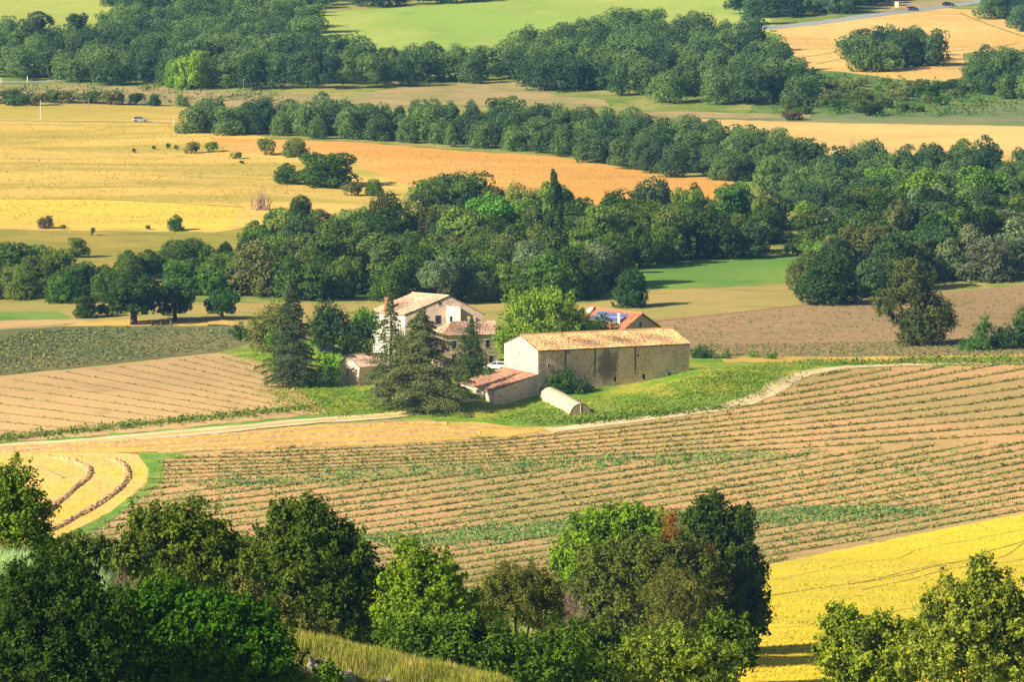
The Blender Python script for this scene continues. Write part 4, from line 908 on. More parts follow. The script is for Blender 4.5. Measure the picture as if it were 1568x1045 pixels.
for nm, i, s_ in (('end_panel', 24, .03), ('end_panel', 0, -.03)):
    mb = MB(); c = ax_ * (L_ * i / 24 + s_) + Vector((0, 0, zg[i] - .1)); mb.add([c] + [c + sd * math.cos(math.pi * k / na) * r_ * .96 + Vector((0, 0, math.sin(math.pi * k / na) * r_)) for k in range(na + 1)],
        [(0, k + 1, k + 2) if i else (0, k + 2, k + 1) for k in range(na)]); ep = mb.build(nm, plain('dusty_mesh', S(170, 150, 104), .9, .2, 1.5), pt)
    if i:
        mb = MB(); mb.tube([c + ax_ * .04, c + ax_ * .04 + Vector((0, 0, r_))], .05, 5); mb.build('post', M_white, ep)
M_grey_h = plain('galvanised_hoop', S(150, 140, 120), .6, .2)
for i in range(0, 25, 3):
    mb = MB(); mb.tube([ax_ * (L_ * i / 24) + sd * math.cos(math.pi * k / na) * r_ * 1.03 + Vector((0, 0, math.sin(math.pi * k / na) * r_ * 1.08 + zg[i] - .1)) for k in range(na + 1)], .03, 5); mb.build('hoop', M_grey_h, pt)

# ------------------------------------------------------------------ cars, poles, signs
M_tyre = plain('tyre_rubber', (.02, .02, .02, 1), .9, .1)
M_rim = plain('alloy', (.5, .5, .5, 1), .3, .1, metal=.8)
M_lamp = plain('lamp_plastic', (.7, .7, .65, 1), .2, .1); M_red = plain('red_lamp', (.45, .02, .02, 1), .3, .1)
def car(px, py, ang, paint, label, Y=None):
    p = G(px, py); rt = empty('parked_car', tuple(p), ang); tag(rt, label, 'car')
    prof = [(-2.0, .35), (-2.05, .75), (-1.9, .98), (-1.0, 1.0), (.9, 1.0), (1.75, .88), (2.05, .62), (2.05, .35)]
    mb = MB(); 
    for y, s_ in ((-.84, 1), (-.88, 1), (.88, 1), (.84, 1)):
        k = .97 if abs(y) > .86 else 1; mb.v += [(x * (.98 if abs(y) > .86 else 1), y, z if z < .9 or abs(y) < .86 else z - .06) for x, z in prof]
    n = len(prof)
    for j in range(3):
        for i in range(n): mb.f.append((j * n + i, j * n + (i + 1) % n, (j + 1) * n + (i + 1) % n, (j + 1) * n + i))
    mb.f.append(tuple(range(n))[::-1]); mb.f.append(tuple(3 * n + i for i in range(n)))
    cab = [(-1.9, .97), (-1.55, 1.42), (-1.2, 1.48), (.0, 1.47), (.95, .98)]; b = len(mb.v); m = len(cab)
    roofv = [(-1.5, 1.43), (-1.2, 1.49), (.0, 1.48), (.2, 1.42)]
    mb.add([(x, y, z) for y in (-.64, .64) for x, z in roofv] , [(0, 4, 5, 1), (1, 5, 6, 2), (2, 6, 7, 3)])
    for y0 in (-1, 1):
        mb.tube([(-1.88, .78 * y0, .97), (-1.5, .65 * y0, 1.42), (0.2, .65 * y0, 1.44), (.95, .78 * y0, .98)], .045, 5); mb.tube([(-.35, .79 * y0, .97), (-.35, .65 * y0, 1.45)], .045, 4)
    mb.build('body', paint, rt)
    mb = MB(); mb.add([(x, (.78 if z < 1.2 else .64) * s_, z - (.01 if z > 1.2 else 0)) for s_ in (-1, 1) for x, z in cab], [tuple(range(m)), tuple(range(2 * m - 1, m - 1, -1)), (0, m, m + 1, 1), (m - 2, 2 * m - 2, 2 * m - 1, m - 1)])
    mb.build('window', M_glass, rt)
    for x in (-1.25, 1.3):
        for y in (-.8, .8):
            mb = MB(); mb.tube([(x, y - .1, .32), (x, y + .1, .32)], .33, 14); wh = mb.build('wheel', M_tyre, rt)
            s_ = 1 if y > 0 else -1; mb = MB(); mb.tube([(x, y + s_ * .08, .32), (x, y + s_ * .12, .32)], .2, 10); mb.build('rim', M_rim, wh)
    for y in (-.62, .62):
        mb = MB(); mb.box(2.0, 2.07, y - .17, y + .17, .58, .72); mb.build('headlight', M_lamp, rt)
        mb = MB(); mb.box(-2.08, -2.0, y - .13, y + .13, .7, .9); mb.build('tail_light', M_red, rt)
    return rt
P_w = plain('white_car_paint', S(236, 236, 238), .3, .03); P_s = plain('silver_car_paint', S(190, 190, 186), .3, .05, metal=.3); P_d = plain('dark_car_paint', S(40, 44, 60), .3, .05); P_b = plain('blue_grey_car_paint', S(110, 130, 150), .3, .05)
car(760, 567, R(160), P_w, 'white hatchback parked between the conical evergreen and the barn')
car(506, 541, R(10), P_d, 'dark parked car half hidden behind the left cedar')
car(215, 187, R(2), P_s, 'silver car driving along the lane through the golden field')
car(1397, 16, R(30), P_b, 'small grey car on the road above the pale wheat field')
car(1452, 9, R(-10), P_d, 'dark car under the roadside tree at the top right')
def pole(px, py, h, m, label, name='utility_pole', r=.1, arm=True):
    p = G(px, py); t = empty(name, tuple(p)); tag(t, label, 'pole'); mb = MB(); mb.tube([(0, 0, -.5), (0, 0, h)], [r, r * .7], 7); mb.build('shaft', m, t)
    if arm: mb = MB(); mb.box(-.6, .6, -.05, .05, h - .4, h - .28); mb.build('crossarm', m, t)
M_grey = plain('grey_wood', (.3, .28, .25, 1), .9, .2)
pole(373, 150, 5.5, M_grey, 'thin grey pole standing before the far wood beside the road')
pole(62, 184, 5.5, M_white, 'thin pale pole at the lane through the golden field', arm=False)
pole(136, 172, 4.0, M_grey, 'short wooden pole by the thin hedge', arm=False)
for px, py, lab in ((2, 127, 'white marker post at the far left of the far road'), (42, 125, 'white marker post on the far road, second from the left'), (266, 190, 'short white post beside the lane near the hedge wood')):
    pole(px, py, 1.6, M_white, lab, 'marker_post', .16, False)
p = G(1373, 14); t = empty('roadside_sign', tuple(p)); tag(t, 'plain white rectangular panel beside the top right road', 'sign')
mb = MB(); mb.box(-.7, .7, -.06, .06, .6, 2.6); mb.build('panel', M_white, t)
for x in (-.5, .5): mb = MB(); mb.tube([(x, .1, -.3), (x, .1, 2.4)], .05, 5); mb.build('post', M_grey, t)
for i, (px, py, w_, h, lab) in enumerate(((1098, 549, .5, .75, 'pale upright stone between the garden bushes right of the barn'), (1088, 548, .3, .7, 'thin white post beside the garden bushes'), (1062, 549, .5, .9, 'dark slim upright post right behind the barn corner'))):
    p = G(px, py); mb = MB(); mb.add([(-w_ / 2, -.12, -.2), (w_ / 2, -.12, -.2), (w_ / 2, .12, -.2), (-w_ / 2, .12, -.2), (-w_ * .4, -.1, h), (w_ * .42, -.1, h * .96), (w_ * .4, .1, h), (-w_ * .4, .1, h)], [(4, 5, 6, 7), (0, 1, 5, 4), (1, 2, 6, 5), (2, 3, 7, 6), (3, 0, 4, 7)])
    o = mb.build('standing_stone' if i != 1 else 'garden_post', [M_white, M_white, M_dark][i]); o.location = tuple(p); tag(o, lab, 'stone' if i != 1 else 'post')
# low fence stubs below the field trees
for k, px in enumerate((232, 247, 262)):
    p = G(px, 499); mb = MB(); mb.tube([(0, 0, -.2), (0.02, 0, .75)], [.28, .2], 8); mb.tube([(0.02, 0, .75), (0.05, 0, 1.0)], [.2, .08], 8); o = mb.build('tree_stump', M_wood); o.location = tuple(p)
    tag(o, ['left', 'middle', 'right'][k] + ' one of three short dark stumps under the forked field tree', 'stump')
mb = MB(); p0 = G(318, 500); mb.tube([(0, 0, .15), (1.8, .1, .2), (4.0, 0, .18)], [.25, .2, .1], 7); o = mb.build('fallen_log', M_wood); o.location = tuple(p0); tag(o, 'fallen grey log in the dry grass under the umbrella-shaped tree', 'log')

# ------------------------------------------------------------------ cedars and farm trees
def cedar_mesh(h, w_, nb, leaf=.30, dens=110, low=.06, tops=1, droop=.30, seed=1, power=.8):
    r = np.random.default_rng(seed); Cs, Ns = [], []; mb = MB()
    mb.tube([(0, 0, -.5), (0, 0, h * .3), (.15, 0, h * .65), (0, 0, h * .985)], [h * .022, h * .016, h * .009, .03], 8)
    for i in range(nb):
        f = low + (1 - low) * ((i + r.random()) / nb) ** 1.1; z = f * h; a = i * 2.4 + r.normal() * .5
        pr = ((1 - f) ** power) * (.35 + .65 * min(1, (f - low) / .12 + .5)); Lb = max(.35, w_ / 2 * pr * r.uniform(.55, 1.18))
        d = np.array([math.cos(a), math.sin(a), 0]); s = np.array([-d[1], d[0], 0])
        cz = lambda t: z + Lb * (.22 * t - droop * t * t)
        mb.tube([tuple(d * Lb * t + np.array([0, 0, cz(t)])) for t in (0, .4, .8)], [.05 + Lb * .012, .04, .015], 4, False)
        n = int(dens * (.4 + Lb * .42)); t = r.uniform(.18, 1, n) ** .8; lat = r.normal(size=n) * (.26 * Lb * (1.15 - t) + .16)
        P = d[None] * (Lb * t)[:, None] + s[None] * lat[:, None]; P[:, 2] = z + Lb * (.22 * t - droop * t * t) - np.abs(lat) * .28 - r.exponential(.16, n) * (.5 + t)
        Nn = nrm(np.array([0, 0, 1.0])[None] + d[None] * .45 + r.normal(size=(n, 3)) * .45); Cs.append(P); Ns.append(Nn)
    # leader tufts
    n = 60; P = np.column_stack([r.normal(size=n) * .12, r.normal(size=n) * .12, h * r.uniform(.93, 1.01, n)]); Cs.append(P); Ns.append(nrm(r.normal(size=(n, 3))))
    Cc = np.concatenate(Cs); Nn = np.concatenate(Ns); V, Fq = leafquads(Cc, Nn, leaf * r.uniform(.6, 1.5, len(Cc)), .45)
    return arr_mesh('cedar_crown', V, Fq, LEAF, r.uniform(0, 1, len(Cc)) * .8), mb.mesh('cedar_trunk', BARK, True)
def cedar(px, base, top, wpx, label, seed, nb=95, color=(.125, .15, .06), **kw):
    p = G(px, base); s = F / p[1]; h = (base - top) / s
    cm, tm = cedar_mesh(h, wpx / s, nb, seed=seed, **kw); t = empty('cedar_tree', tuple(p)); tag(t, label, 'tree')
    c = link('crown', cm, t); c.color = (*color, 1); link('trunk', tm, t)
cedar(646, 627, 472, 196, 'broad olive cedar with drooping tiers in front of the farmhouse', 11, 135, power=.72, dens=160, leaf=.33)
cedar(598, 619, 448, 104, 'narrow tall cedar overlapping the white side wall of the farmhouse', 12, 100, power=.85, color=(.10, .135, .06), dens=110)
cedar(447, 592, 428, 124, 'tall dark cedar at the field corner, left of the farm buildings', 13, 120, power=.8, color=(.07, .10, .045), dens=130, leaf=.32)
cedar(632, 634, 606, 52, 'low spreading cedar sapling beside the track below the two big cedars', 14, 22, power=.5, color=(.085, .12, .05), leaf=.22)
def big_tree(name, label, blobs, Y, color, n, leaf, trunk_r=.3, lobes=30, basepx=None, cat='tree', spiky=.5, cores=.5, lr=.32, depth=.9, limbs=True, asp=.65, low=-.8, gz=None, tight=False):
    """crown masses given by where they stand: (px, py, rx px, rz px[, dy m]) at distance Y"""
    s = F / (Y * 1.003); bx_ = basepx if basepx is not None else blobs[0][0]
    p = GY(bx_, Y) if gz is None else np.array([*GY(bx_, Y)[:2], gz]); B_ = []
    for b in blobs:
        dy = b[4] if len(b) > 4 else 0; c = PY(b[0], b[1], Y + dy); B_.append((c[0] - p[0], dy, c[2] - p[2], b[2] / s, b[2] / s * depth, b[3] / s))
    V, Fq, v = sprays(B_, int(n * 1.1), leaf, size=leaf * 2.6, cores=cores * .9, low=low, asp=asp, loose=.3 + spiky * .32) if not tight else crown(B_, n, leaf, lobes=lobes, lr=lr, spiky=spiky, cores=cores, low=low, asp=asp)
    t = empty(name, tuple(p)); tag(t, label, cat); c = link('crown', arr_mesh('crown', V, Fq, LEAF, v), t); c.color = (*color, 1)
    if limbs:
        mb = MB(); k = Vector(B_[0][:3]); mb.tube([(0, 0, -.8), (0, 0, k.z * .3), (k.x * .4, k.y * .4, k.z * .65), tuple(k)], [trunk_r * 1.3, trunk_r, trunk_r * .7, trunk_r * .3], 8)
        for b in B_[1:]:
            e = Vector(b[:3]); st = Vector((k.x * .2, 0, max(.2, min(k.z * .4, e.z * .6)))); mb.tube([st, (st + e) / 2 + Vector((0, 0, -.1)), e], [trunk_r * .5, trunk_r * .35, trunk_r * .12], 6)
        mb.build('trunk', BARK, t, smooth=True)
    return t
big_tree('leafy_tree', 'large rounded yellow-green leafy tree rising behind the barn roof', [(822, 500, 56, 50), (800, 474, 26, 24, -1), (850, 470, 30, 23, -1), (828, 462, 26, 15), (782, 515, 24, 28), (872, 490, 22, 24), (774, 528, 12, 18), (895, 505, 22, 18, 1)],
         925, (.15, .235, .028), 15000, .40, .4, 36, spiky=.3)
big_tree('leafy_tree', 'dark green bush tree between the leafy barn tree and the solar panels', [(905, 502, 26, 18), (925, 508, 16, 12), (888, 500, 14, 14)], 936, (.05, .10, .022), 3500, .36, .15)
big_tree('conical_evergreen', 'dark conical evergreen standing before the farmhouse wing', [(722, 552, 22, 32), (720, 525, 15, 20), (723, 508, 9, 14), (708, 566, 13, 20), (732, 562, 11, 18), (722, 582, 17, 16), (708, 586, 10, 10), (735, 586, 10, 10), (724, 497, 4, 9)], 905, (.05, .085, .03), 9000, .26, .2, 30, spiky=.6)
big_tree('round_bush', 'glossy dark bush growing against the foot of the barn wall', [(863, 590, 17, 19, -1), (880, 596, 16, 12, -1), (845, 594, 13, 13, -1), (893, 598, 9, 10, -1), (866, 576, 9, 9)], 894, (.045, .095, .02), 5200, .3, .1, cat='bush', low=-.95)
for a in [('round_bush', 'dark round bush right of the barn corner', [(1078, 544, 14, 11), (1070, 547, 9, 8)], 945, (.045, .10, .025), 1500, .3),
          ('round_bush', 'low clipped bush next to the pale upright stone', [(1110, 549, 10, 6)], 945, (.06, .12, .03), 700, .25),
          ('round_bush', 'small bright round bush, left of the pair beside the straw strip', [(1151, 546, 7, 6)], 948, (.14, .24, .03), 500, .25),
          ('round_bush', 'small green round bush, right of the pair beside the straw strip', [(1182, 548, 8, 6)], 946, (.08, .17, .03), 500, .25),
          ('garden_bush', 'broad olive green tree on the left of the tall dark cedar', [(418, 505, 34, 34), (398, 515, 20, 26), (436, 520, 24, 34), (425, 485, 18, 18)], 925, (.10, .125, .03), 7000, .34),
          ('garden_bush', 'bright green bush glowing at the foot of the left cedar', [(424, 523, 15, 12), (440, 515, 10, 12)], 915, (.12, .26, .02), 1400, .3),
          ('garden_bush', 'small dark round tree at the edge of the young crop field', [(364, 512, 13, 11), (372, 508, 8, 8)], 985, (.05, .10, .025), 1300, .3),
          ('garden_bush', 'dark leafy garden trees between the left cedar and the white wall', [(510, 500, 26, 26), (535, 512, 26, 20), (560, 510, 22, 22), (490, 505, 18, 30), (505, 478, 16, 14)], 935, (.04, .085, .025), 8500, .36),
          ('garden_bush', 'bright green rounded tree touching the white farmhouse wall', [(562, 492, 17, 18), (552, 490, 12, 14), (572, 500, 10, 14)], 945, (.11, .23, .02), 2200, .34),
          ('garden_bush', 'clipped olive green bush behind the small stone outbuilding', [(545, 533, 20, 13), (530, 536, 13, 12), (565, 537, 14, 11)], 912, (.09, .13, .035), 2400, .3),
          ('garden_bush', 'fresh yellow-green bush left of the small stone outbuilding', [(505, 560, 14, 14), (498, 552, 10, 9), (512, 575, 10, 10)], 906, (.16, .30, .02), 1800, .3),
          ('garden_bush', 'dark green bushes at the foot of the left cedar beside the outbuilding', [(495, 580, 16, 12), (470, 585, 14, 9)], 904, (.045, .10, .025), 1500, .3),
          ('garden_bush', 'dark shrub between the conical evergreen and the lean-to roof', [(744, 580, 12, 9), (752, 574, 9, 8)], 903, (.045, .09, .025), 1200, .28),
          ('hedge_bush', 'bright ivy-clad shrub at the left of the right hedge shrubs', [(1505, 510, 12, 15), (1498, 528, 20, 12), (1480, 533, 14, 7), (1508, 498, 8, 9)], 960, (.07, .15, .03), 2600, .34),
          ('hedge_bush', 'dark rounded shrub in the hedge near the right picture edge', [(1540, 520, 26, 18), (1560, 512, 20, 24), (1528, 526, 16, 12)], 962, (.04, .085, .03), 4200, .36),
          ('hedge_bush', 'tall dark shrub cut by the right picture edge beside the hedge', [(1566, 488, 10, 16), (1572, 500, 14, 30)], 963, (.06, .11, .03), 1500, .34)]:
    big_tree(a[0], a[1], a[2], a[3], a[4], a[5], a[6], .12, cat='tree' if 'tree' in a[1].split(' ')[2:5] else 'bush', low=-.95)
big_tree('field_oak', 'ragged olive oak with a broken-looking crown beside the brown field', [(1404, 500, 24, 30), (1392, 440, 30, 28), (1390, 415, 20, 16), (1372, 455, 18, 18, 1), (1358, 474, 15, 12), (1345, 466, 8, 8), (1378, 494, 12, 9), (1428, 478, 26, 24), (1444, 492, 18, 20), (1424, 512, 22, 18), (1394, 520, 16, 14), (1410, 462, 14, 12), (1418, 440, 12, 12)],
         968, (.08, .105, .034), 26000, .36, .75, 26, basepx=1405, spiky=.7, cores=.5)

# ------------------------------------------------------------------ crop rows (young plants set in rows)
def in_poly_px(px, py, poly): return inside(np.array([[px, py]]), poly)[0]
def plants(name, lines, step, size, label, color, nleaf=5, h=.28, keep=1.0, wid=.35, strip=0):
    Cs, ss = [], []
    for ln in lines:
        if len(ln) < 2: continue
        P = np.array([G(*p)[:2] for p in ln]); seg = np.linalg.norm(np.diff(P, axis=0), axis=1); cum = np.concatenate([[0], np.cumsum(seg)])
        if cum[-1] < 2: continue
        s = np.arange(0, cum[-1], step); s = s[rng.random(len(s)) < keep * (.75 + .25 * np.sin(s / 5 + rng.uniform(0, 6)))]
        if len(s) == 0: continue
        X = np.interp(s, cum, P[:, 0]) + rng.normal(size=len(s)) * .14; Y = np.interp(s, cum, P[:, 1]) + rng.normal(size=len(s)) * .16
        gs = rng.uniform(.5, 1.35, len(s))
        Q = np.column_stack([X, Y, Z(X, Y)]).repeat(nleaf, 0); g2 = gs.repeat(nleaf)
        n = len(Q); Q[:, 0] += rng.normal(size=n) * wid * g2 * .6; Q[:, 1] += rng.normal(size=n) * wid * g2 * .6; Q[:, 2] += rng.uniform(.03, 1, n) * h * g2 + .03
        Cs.append(Q); ss.append(g2)
    SV, SF, o_ = [], [], 0
    for ln in lines if strip else []:
        P = np.array([G(*p)[:2] for p in ln]); cum = np.concatenate([[0], np.cumsum(np.linalg.norm(np.diff(P, axis=0), axis=1))]); q_ = np.arange(0, cum[-1], .7)
        if len(q_) < 3: continue
        Q = np.column_stack([np.interp(q_, cum, P[:, 0]), np.interp(q_, cum, P[:, 1])]); T = np.gradient(Q, axis=0); T /= np.linalg.norm(T, axis=1)[:, None]; Nv = np.column_stack([-T[:, 1], T[:, 0]])
        wv = (strip / 2 * rng.uniform(.35, 1.3, len(Q)))[:, None]; k = len(Q); rows_ = [Q - Nv * wv, Q + rng.normal(size=(k, 2)) * .05, Q + Nv * wv]
        V3 = np.concatenate([np.column_stack([r_, Z(r_[:, 0], r_[:, 1]) + (.075 if i != 1 else .12)]) for i, r_ in enumerate(rows_)])
        SV.append(V3); SF += [(o_ + a + i, o_ + a + i + 1, o_ + a + k + i + 1, o_ + a + k + i)[::-1] for a in (0, k) for i in range(k - 1)]; o_ += 3 * k
    Cc = np.concatenate(Cs); gs = np.concatenate(ss); Nn = nrm(np.array([[-.4, -.1, 1.2]]) + rng.normal(size=(len(Cc), 3)) * .7)
    V, Fq = leafquads(Cc, Nn, size * gs * rng.uniform(.7, 1.3, len(Cc)), .6); vv = rng.uniform(0, 1, len(Cc))
    if SV: Fq = np.concatenate([Fq, np.array(SF) + len(V)]); V = np.concatenate([V] + SV); vv = np.concatenate([vv, rng.uniform(.15, .6, len(SF))])
    o = link(name, arr_mesh(name, V, Fq, LEAF, vv), kind='stuff'); o.color = (*color, 1); tag(o, label, 'crop'); return o
FIELD = [(105, 830), (180, 780), (228, 735), (238, 704), (420, 688), (620, 680), (790, 668), (890, 656), (1100, 632), (1180, 610), (1240, 578), (1290, 566), (1568, 558), (1600, 558), (1600, 782), (1568, 788),
      (1400, 816), (1160, 868), (1100, 898), (100, 905), (40, 850)]
def seam(x): return 741 - .052 * (x - 300) - .000008 * (x - 900) ** 2 * (x > 900)
lines = []
def clip_line(f, x0, x1, cond):
    cur = []
    for x in range(x0, x1, 16):
        y = f(x)
        if 540 < y < 930 and cond(x, y) and in_poly_px(x, y, FIELD): cur.append((x, y))
        else:
            if len(cur) > 2: lines.append(cur)
            cur = []
    if len(cur) > 2: lines.append(cur)
for k in range(1, 70):
    g_ = lambda x: 6.2 * math.exp((x - 900) / 850) if x > 500 else 6.2 * math.exp(-400 / 850) * (1.25 + (500 - x) * .0012)
    clip_line(lambda x: seam(x) - (k - .45) * max(5.2, g_(x)) * (1 + .004 * k), 100, 1616, lambda x, y: y < seam(x) - 3)
for k in range(-16, 36):
    A_ = lambda x: 742 + k * 10.2 + .10 * max(0, k) ** 1.2 - .125 * (x - 300) - .000025 * (x - 300) ** 2
    clip_line(A_, 20, 1616, lambda x, y: y > seam(x) + 2)
plants('crop_rows', lines, .30, .40, 'young green crop plants in long curving rows on reddish soil', (.165, .175, .065), 6, h=.34, wid=.5, strip=.9)
# lusher wet streaks across the rows
def band(poly, n):
    out = []; P = np.array(poly); lo, hi = P.min(0), P.max(0)
    while len(out) < n:
        q = (rng.uniform(lo[0], hi[0]), rng.uniform(lo[1], hi[1]))
        if in_poly_px(*q, poly): out.append(q)
    return out
def tufts(name, ptspx, size, h, nleaf, label, color, cat='grass', near=False, up=False, r=.5, asp=.6, soft=False):
    P = np.array([G(px + rng.normal() * 14, py + rng.normal() * (3.2 if soft else 0), near) for px, py in ptspx]); gs = rng.uniform(.5, 1.4, len(P)).repeat(nleaf)
    Q = P.repeat(nleaf, 0); n = len(Q); Q[:, :2] += rng.normal(size=(n, 2)) * r * gs[:, None]; Q[:, 2] = Z(Q[:, 0], Q[:, 1]) + rng.uniform(0, 1, n) * h * gs
    Nn = nrm(rng.normal(size=(n, 3)) + np.array([[-.5, -.1, .9 if not up else 0]])); V, Fq = leafquads(Q, Nn, size * gs * rng.uniform(.6, 1.3, n), asp)
    o = link(name, arr_mesh(name, V, Fq, LEAF, np.clip(rng.uniform(0, .5, n) + rng.uniform(0, .5, len(P)).repeat(nleaf), 0, 1)), kind='stuff'); o.color = (*color, 1); tag(o, label, cat); return o
tufts('lush_crop_streak', band([(380, 826), (620, 820), (860, 800), (1160, 782), (1420, 778), (1420, 790), (1160, 806), (880, 822), (640, 838), (420, 836)], 2100)
      + band([(300, 738), (600, 722), (860, 706), (1100, 696), (1250, 692), (1250, 700), (1000, 712), (700, 730), (320, 748)], 700) + band([(240, 720), (400, 700), (700, 690), (1560, 700), (1560, 780), (1160, 860), (600, 870), (110, 870)], 1500), .42, .42, 7, 'lush green streaks where the crop grows thicker', (.10, .19, .07), 'crop', r=.6, soft=True)
lines = []
for k in range(-14, 12):
    ln = [(x, 640 + k * 10.5 + .135 * (x - 250) - k * .012 * (x - 250)) for x in range(-20, 510, 20)]
    PF = [(-40, 586), (200, 558), (335, 544), (400, 558), (436, 590), (488, 622), (498, 634), (300, 652), (100, 668), (-40, 678)]
    cur = [p for p in ln if in_poly_px(*p, PF)]
    if len(cur) > 2: lines.append(cur)
plants('seedling_rows', lines, .62, .26, 'faint rows of small seedlings on the pale tilled field', (.12, .13, .05), 4, h=.2, keep=.8, wid=.22, strip=.35)
lines = []
PY_ = [(-20, 510), (120, 502), (368, 502), (396, 520), (330, 538), (-20, 578)]
for k in range(-40, 60):
    cur = [(x, y) for x, y in [(x, 540 + k * 3.1 * (1 + .01 * k) - .32 * (x - 180)) for x in range(-20, 400, 12)] if in_poly_px(x, y, PY_)]
    if len(cur) > 2: lines.append(cur)
plants('young_crop', lines, .75, .5, 'small green plants in close rows over the grey-green field', (.12, .14, .07), 4, h=.25, keep=.7, wid=.3)
tufts('sparse_crop', band([(1060, 530), (1600, 520), (1600, 545), (1060, 548)], 2600) + band([(900, 500), (1110, 484), (1600, 440), (1600, 545), (1060, 548), (940, 540)], 3000), .34, .25, 3, 'tiny green plants dotting the bare brown field', (.13, .15, .075), 'crop', r=.22)
# grass and weeds
W1 = [(1060, 600), (1100, 570), (1180, 556), (1260, 556), (1220, 574), (1195, 590), (1170, 610), (1080, 626), (880, 648), (880, 640)]
tufts('farm_weeds', band(W1, 650) + band([(800, 655), (780, 640), (840, 625), (860, 640), (880, 650)], 160) + band([(395, 602), (440, 590), (560, 600), (600, 634), (500, 642)], 380), .34, .4, 7,
      'rank green weeds around the farm buildings', (.10, .165, .028), r=.6)
tufts('long_grass', band([(395, 602), (500, 560), (700, 600), (760, 640), (500, 642)], 1700) + band([(740, 640), (830, 615), (1000, 600), (1060, 570), (1200, 556), (1195, 590), (1100, 624), (880, 650)], 2600) + band([(340, 548), (480, 530), (480, 580), (430, 585)], 500), .26, .28, 6,
      'long sunlit yellow-green grass around the farm buildings', (.17, .215, .035), r=.5)
tufts('verge_weeds', [(x, 680 - .104 * x - 6 + rng.normal() * 2.2) for x in np.linspace(-20, 480, 700)] + [(x, 563 - 6 + rng.normal() * 2) for x in np.linspace(1240, 1600, 420)]
      + [(x, 612 + (1100 - x) * .105 + 14 + rng.normal() * 2) for x in np.linspace(880, 1110, 420)] + [(x, 552 + rng.normal() * 2.5) for x in np.linspace(1380, 1600, 260)], .42, .5, 6,
      'dark green weeds along the verges of the farm track', (.09, .15, .026), r=.5)
tufts('hillside_scrub', band([(1180, 160), (1240, 112), (1300, 116), (1480, 128), (1568, 160), (1568, 175), (1300, 184), (1180, 176)], 420) + band([(-20, 132), (240, 134), (430, 146), (430, 156), (-20, 160)], 160),
      .7, 1.1, 14, 'patchy green scrub on the rough far hillside', (.06, .115, .04), 'scrub', r=1.3)
# straw windrows
M_hay = field_mat('dry_hay', S(206, 164, 122), S(224, 184, 116), S(158, 118, 88), coarse=.4, fine=3, speck=.7, bump=.1)
def windrow(pts, w_, h, label=None):
    h = h * .75
    P = [G(*p)[:2] for p in pts]; Q = []
    for i in range(len(P) - 1):
        k = max(1, int(np.linalg.norm(P[i + 1] - P[i]) / .5))
        for j in range(k): Q.append(P[i] + (P[i + 1] - P[i]) * j / k)
    Q = np.array(Q)
    for _ in range(12): Q[1:-1] = (Q[:-2] + 2 * Q[1:-1] + Q[2:]) / 4
    T = np.gradient(Q, axis=0); T /= np.maximum(np.linalg.norm(T, axis=1), 1e-6)[:, None]; Nn = np.column_stack([-T[:, 1], T[:, 0]]); m = 7; rows = []
    for k in range(m):
        a = math.pi * k / (m - 1); q = Q + Nn * (math.cos(a) * w_ / 2 * (1 + rng.normal(size=(len(Q), 1)) * .14))
        rows.append(np.column_stack([q, Z(q[:, 0], q[:, 1]) - .05 + math.sin(a) * h * (1 + rng.normal(size=len(Q)) * .2)]))
    V = np.stack(rows, 1).reshape(-1, 3); n = len(Q)
    Fq = np.array([(i * m + k, i * m + k + 1, (i + 1) * m + k + 1, (i + 1) * m + k) for i in range(n - 1) for k in range(m - 1)])
    o = link('hay_windrow', arr_mesh('hay_windrow', V, Fq, M_hay)); tag(o, label, 'hay'); return o
windrow([(50, 806), (80, 778), (110, 752), (134, 733), (139, 722), (130, 713), (108, 706), (70, 700)], 1.3, .6, 'curved mauve hay windrow, inner one of two sharp bends on the mown yellow grass')
windrow([(74, 816), (110, 796), (150, 774), (180, 752), (196, 734), (194, 718), (182, 707), (160, 702)], 1.3, .6, 'long curved hay windrow, outer one nearest the green crop edge')
windrow([(20, 712), (60, 716), (85, 728), (100, 734)], 1.0, .3, 'short faint hay windrow inside the two curved ones')
SW = [([(-20, 690), (100, 683), (240, 674), (400, 664), (520, 655), (640, 648), (690, 650)], 'straw windrow nearest the farm track'),
      ([(-20, 694), (120, 688), (300, 677), (470, 667), (600, 660), (760, 655)], 'straw windrow second below the farm track'),
      ([(220, 688), (380, 679), (520, 670), (660, 666), (740, 664)], 'straw windrow third below the farm track'),
      ([(240, 693), (400, 686), (560, 677), (680, 672)], 'straw windrow lowest on the headland above the crop rows')]
for p_, l_ in SW: windrow(p_, 1.3, .42, l_)

# ------------------------------------------------------------------ foreground trees and shrubs
fg = big_tree
def FG(name, label, Y, color, n, leaf, blobs, **kw):
    color = (color[0] * 1.15, color[1] * 1.0, color[2] * .75)
    return fg(name, label, blobs, Y, color, int(n * .95), leaf * 1.15, kw.pop('tr', .22), kw.pop('lobes', 34) * 2, **kw)
FG('young_tree', 'light green young tree rising at the left picture edge above the hay rows', 236, (.085, .16, .025), 16000, .15, [(18, 800, 46, 44), (14, 760, 30, 30), (44, 790, 26, 26), (10, 735, 20, 22), (26, 725, 12, 12), (-14, 790, 30, 50), (50, 825, 32, 22), (36, 768, 14, 12)], spiky=1.6, cores=.45, lr=.3, asp=.5)
FG('broadleaf_shrub', 'dark undergrowth between the rounded tree and the flat-topped tree', 312, (.05, .09, .018), 26000, .2, [(300, 960, 60, 44), (380, 940, 44, 44), (420, 980, 60, 40), (240, 930, 50, 44), (480, 1000, 70, 40), (560, 1000, 60, 50), (180, 900, 40, 30), (620, 1040, 60, 40)], spiky=1.0, cores=.5, cat='shrub')
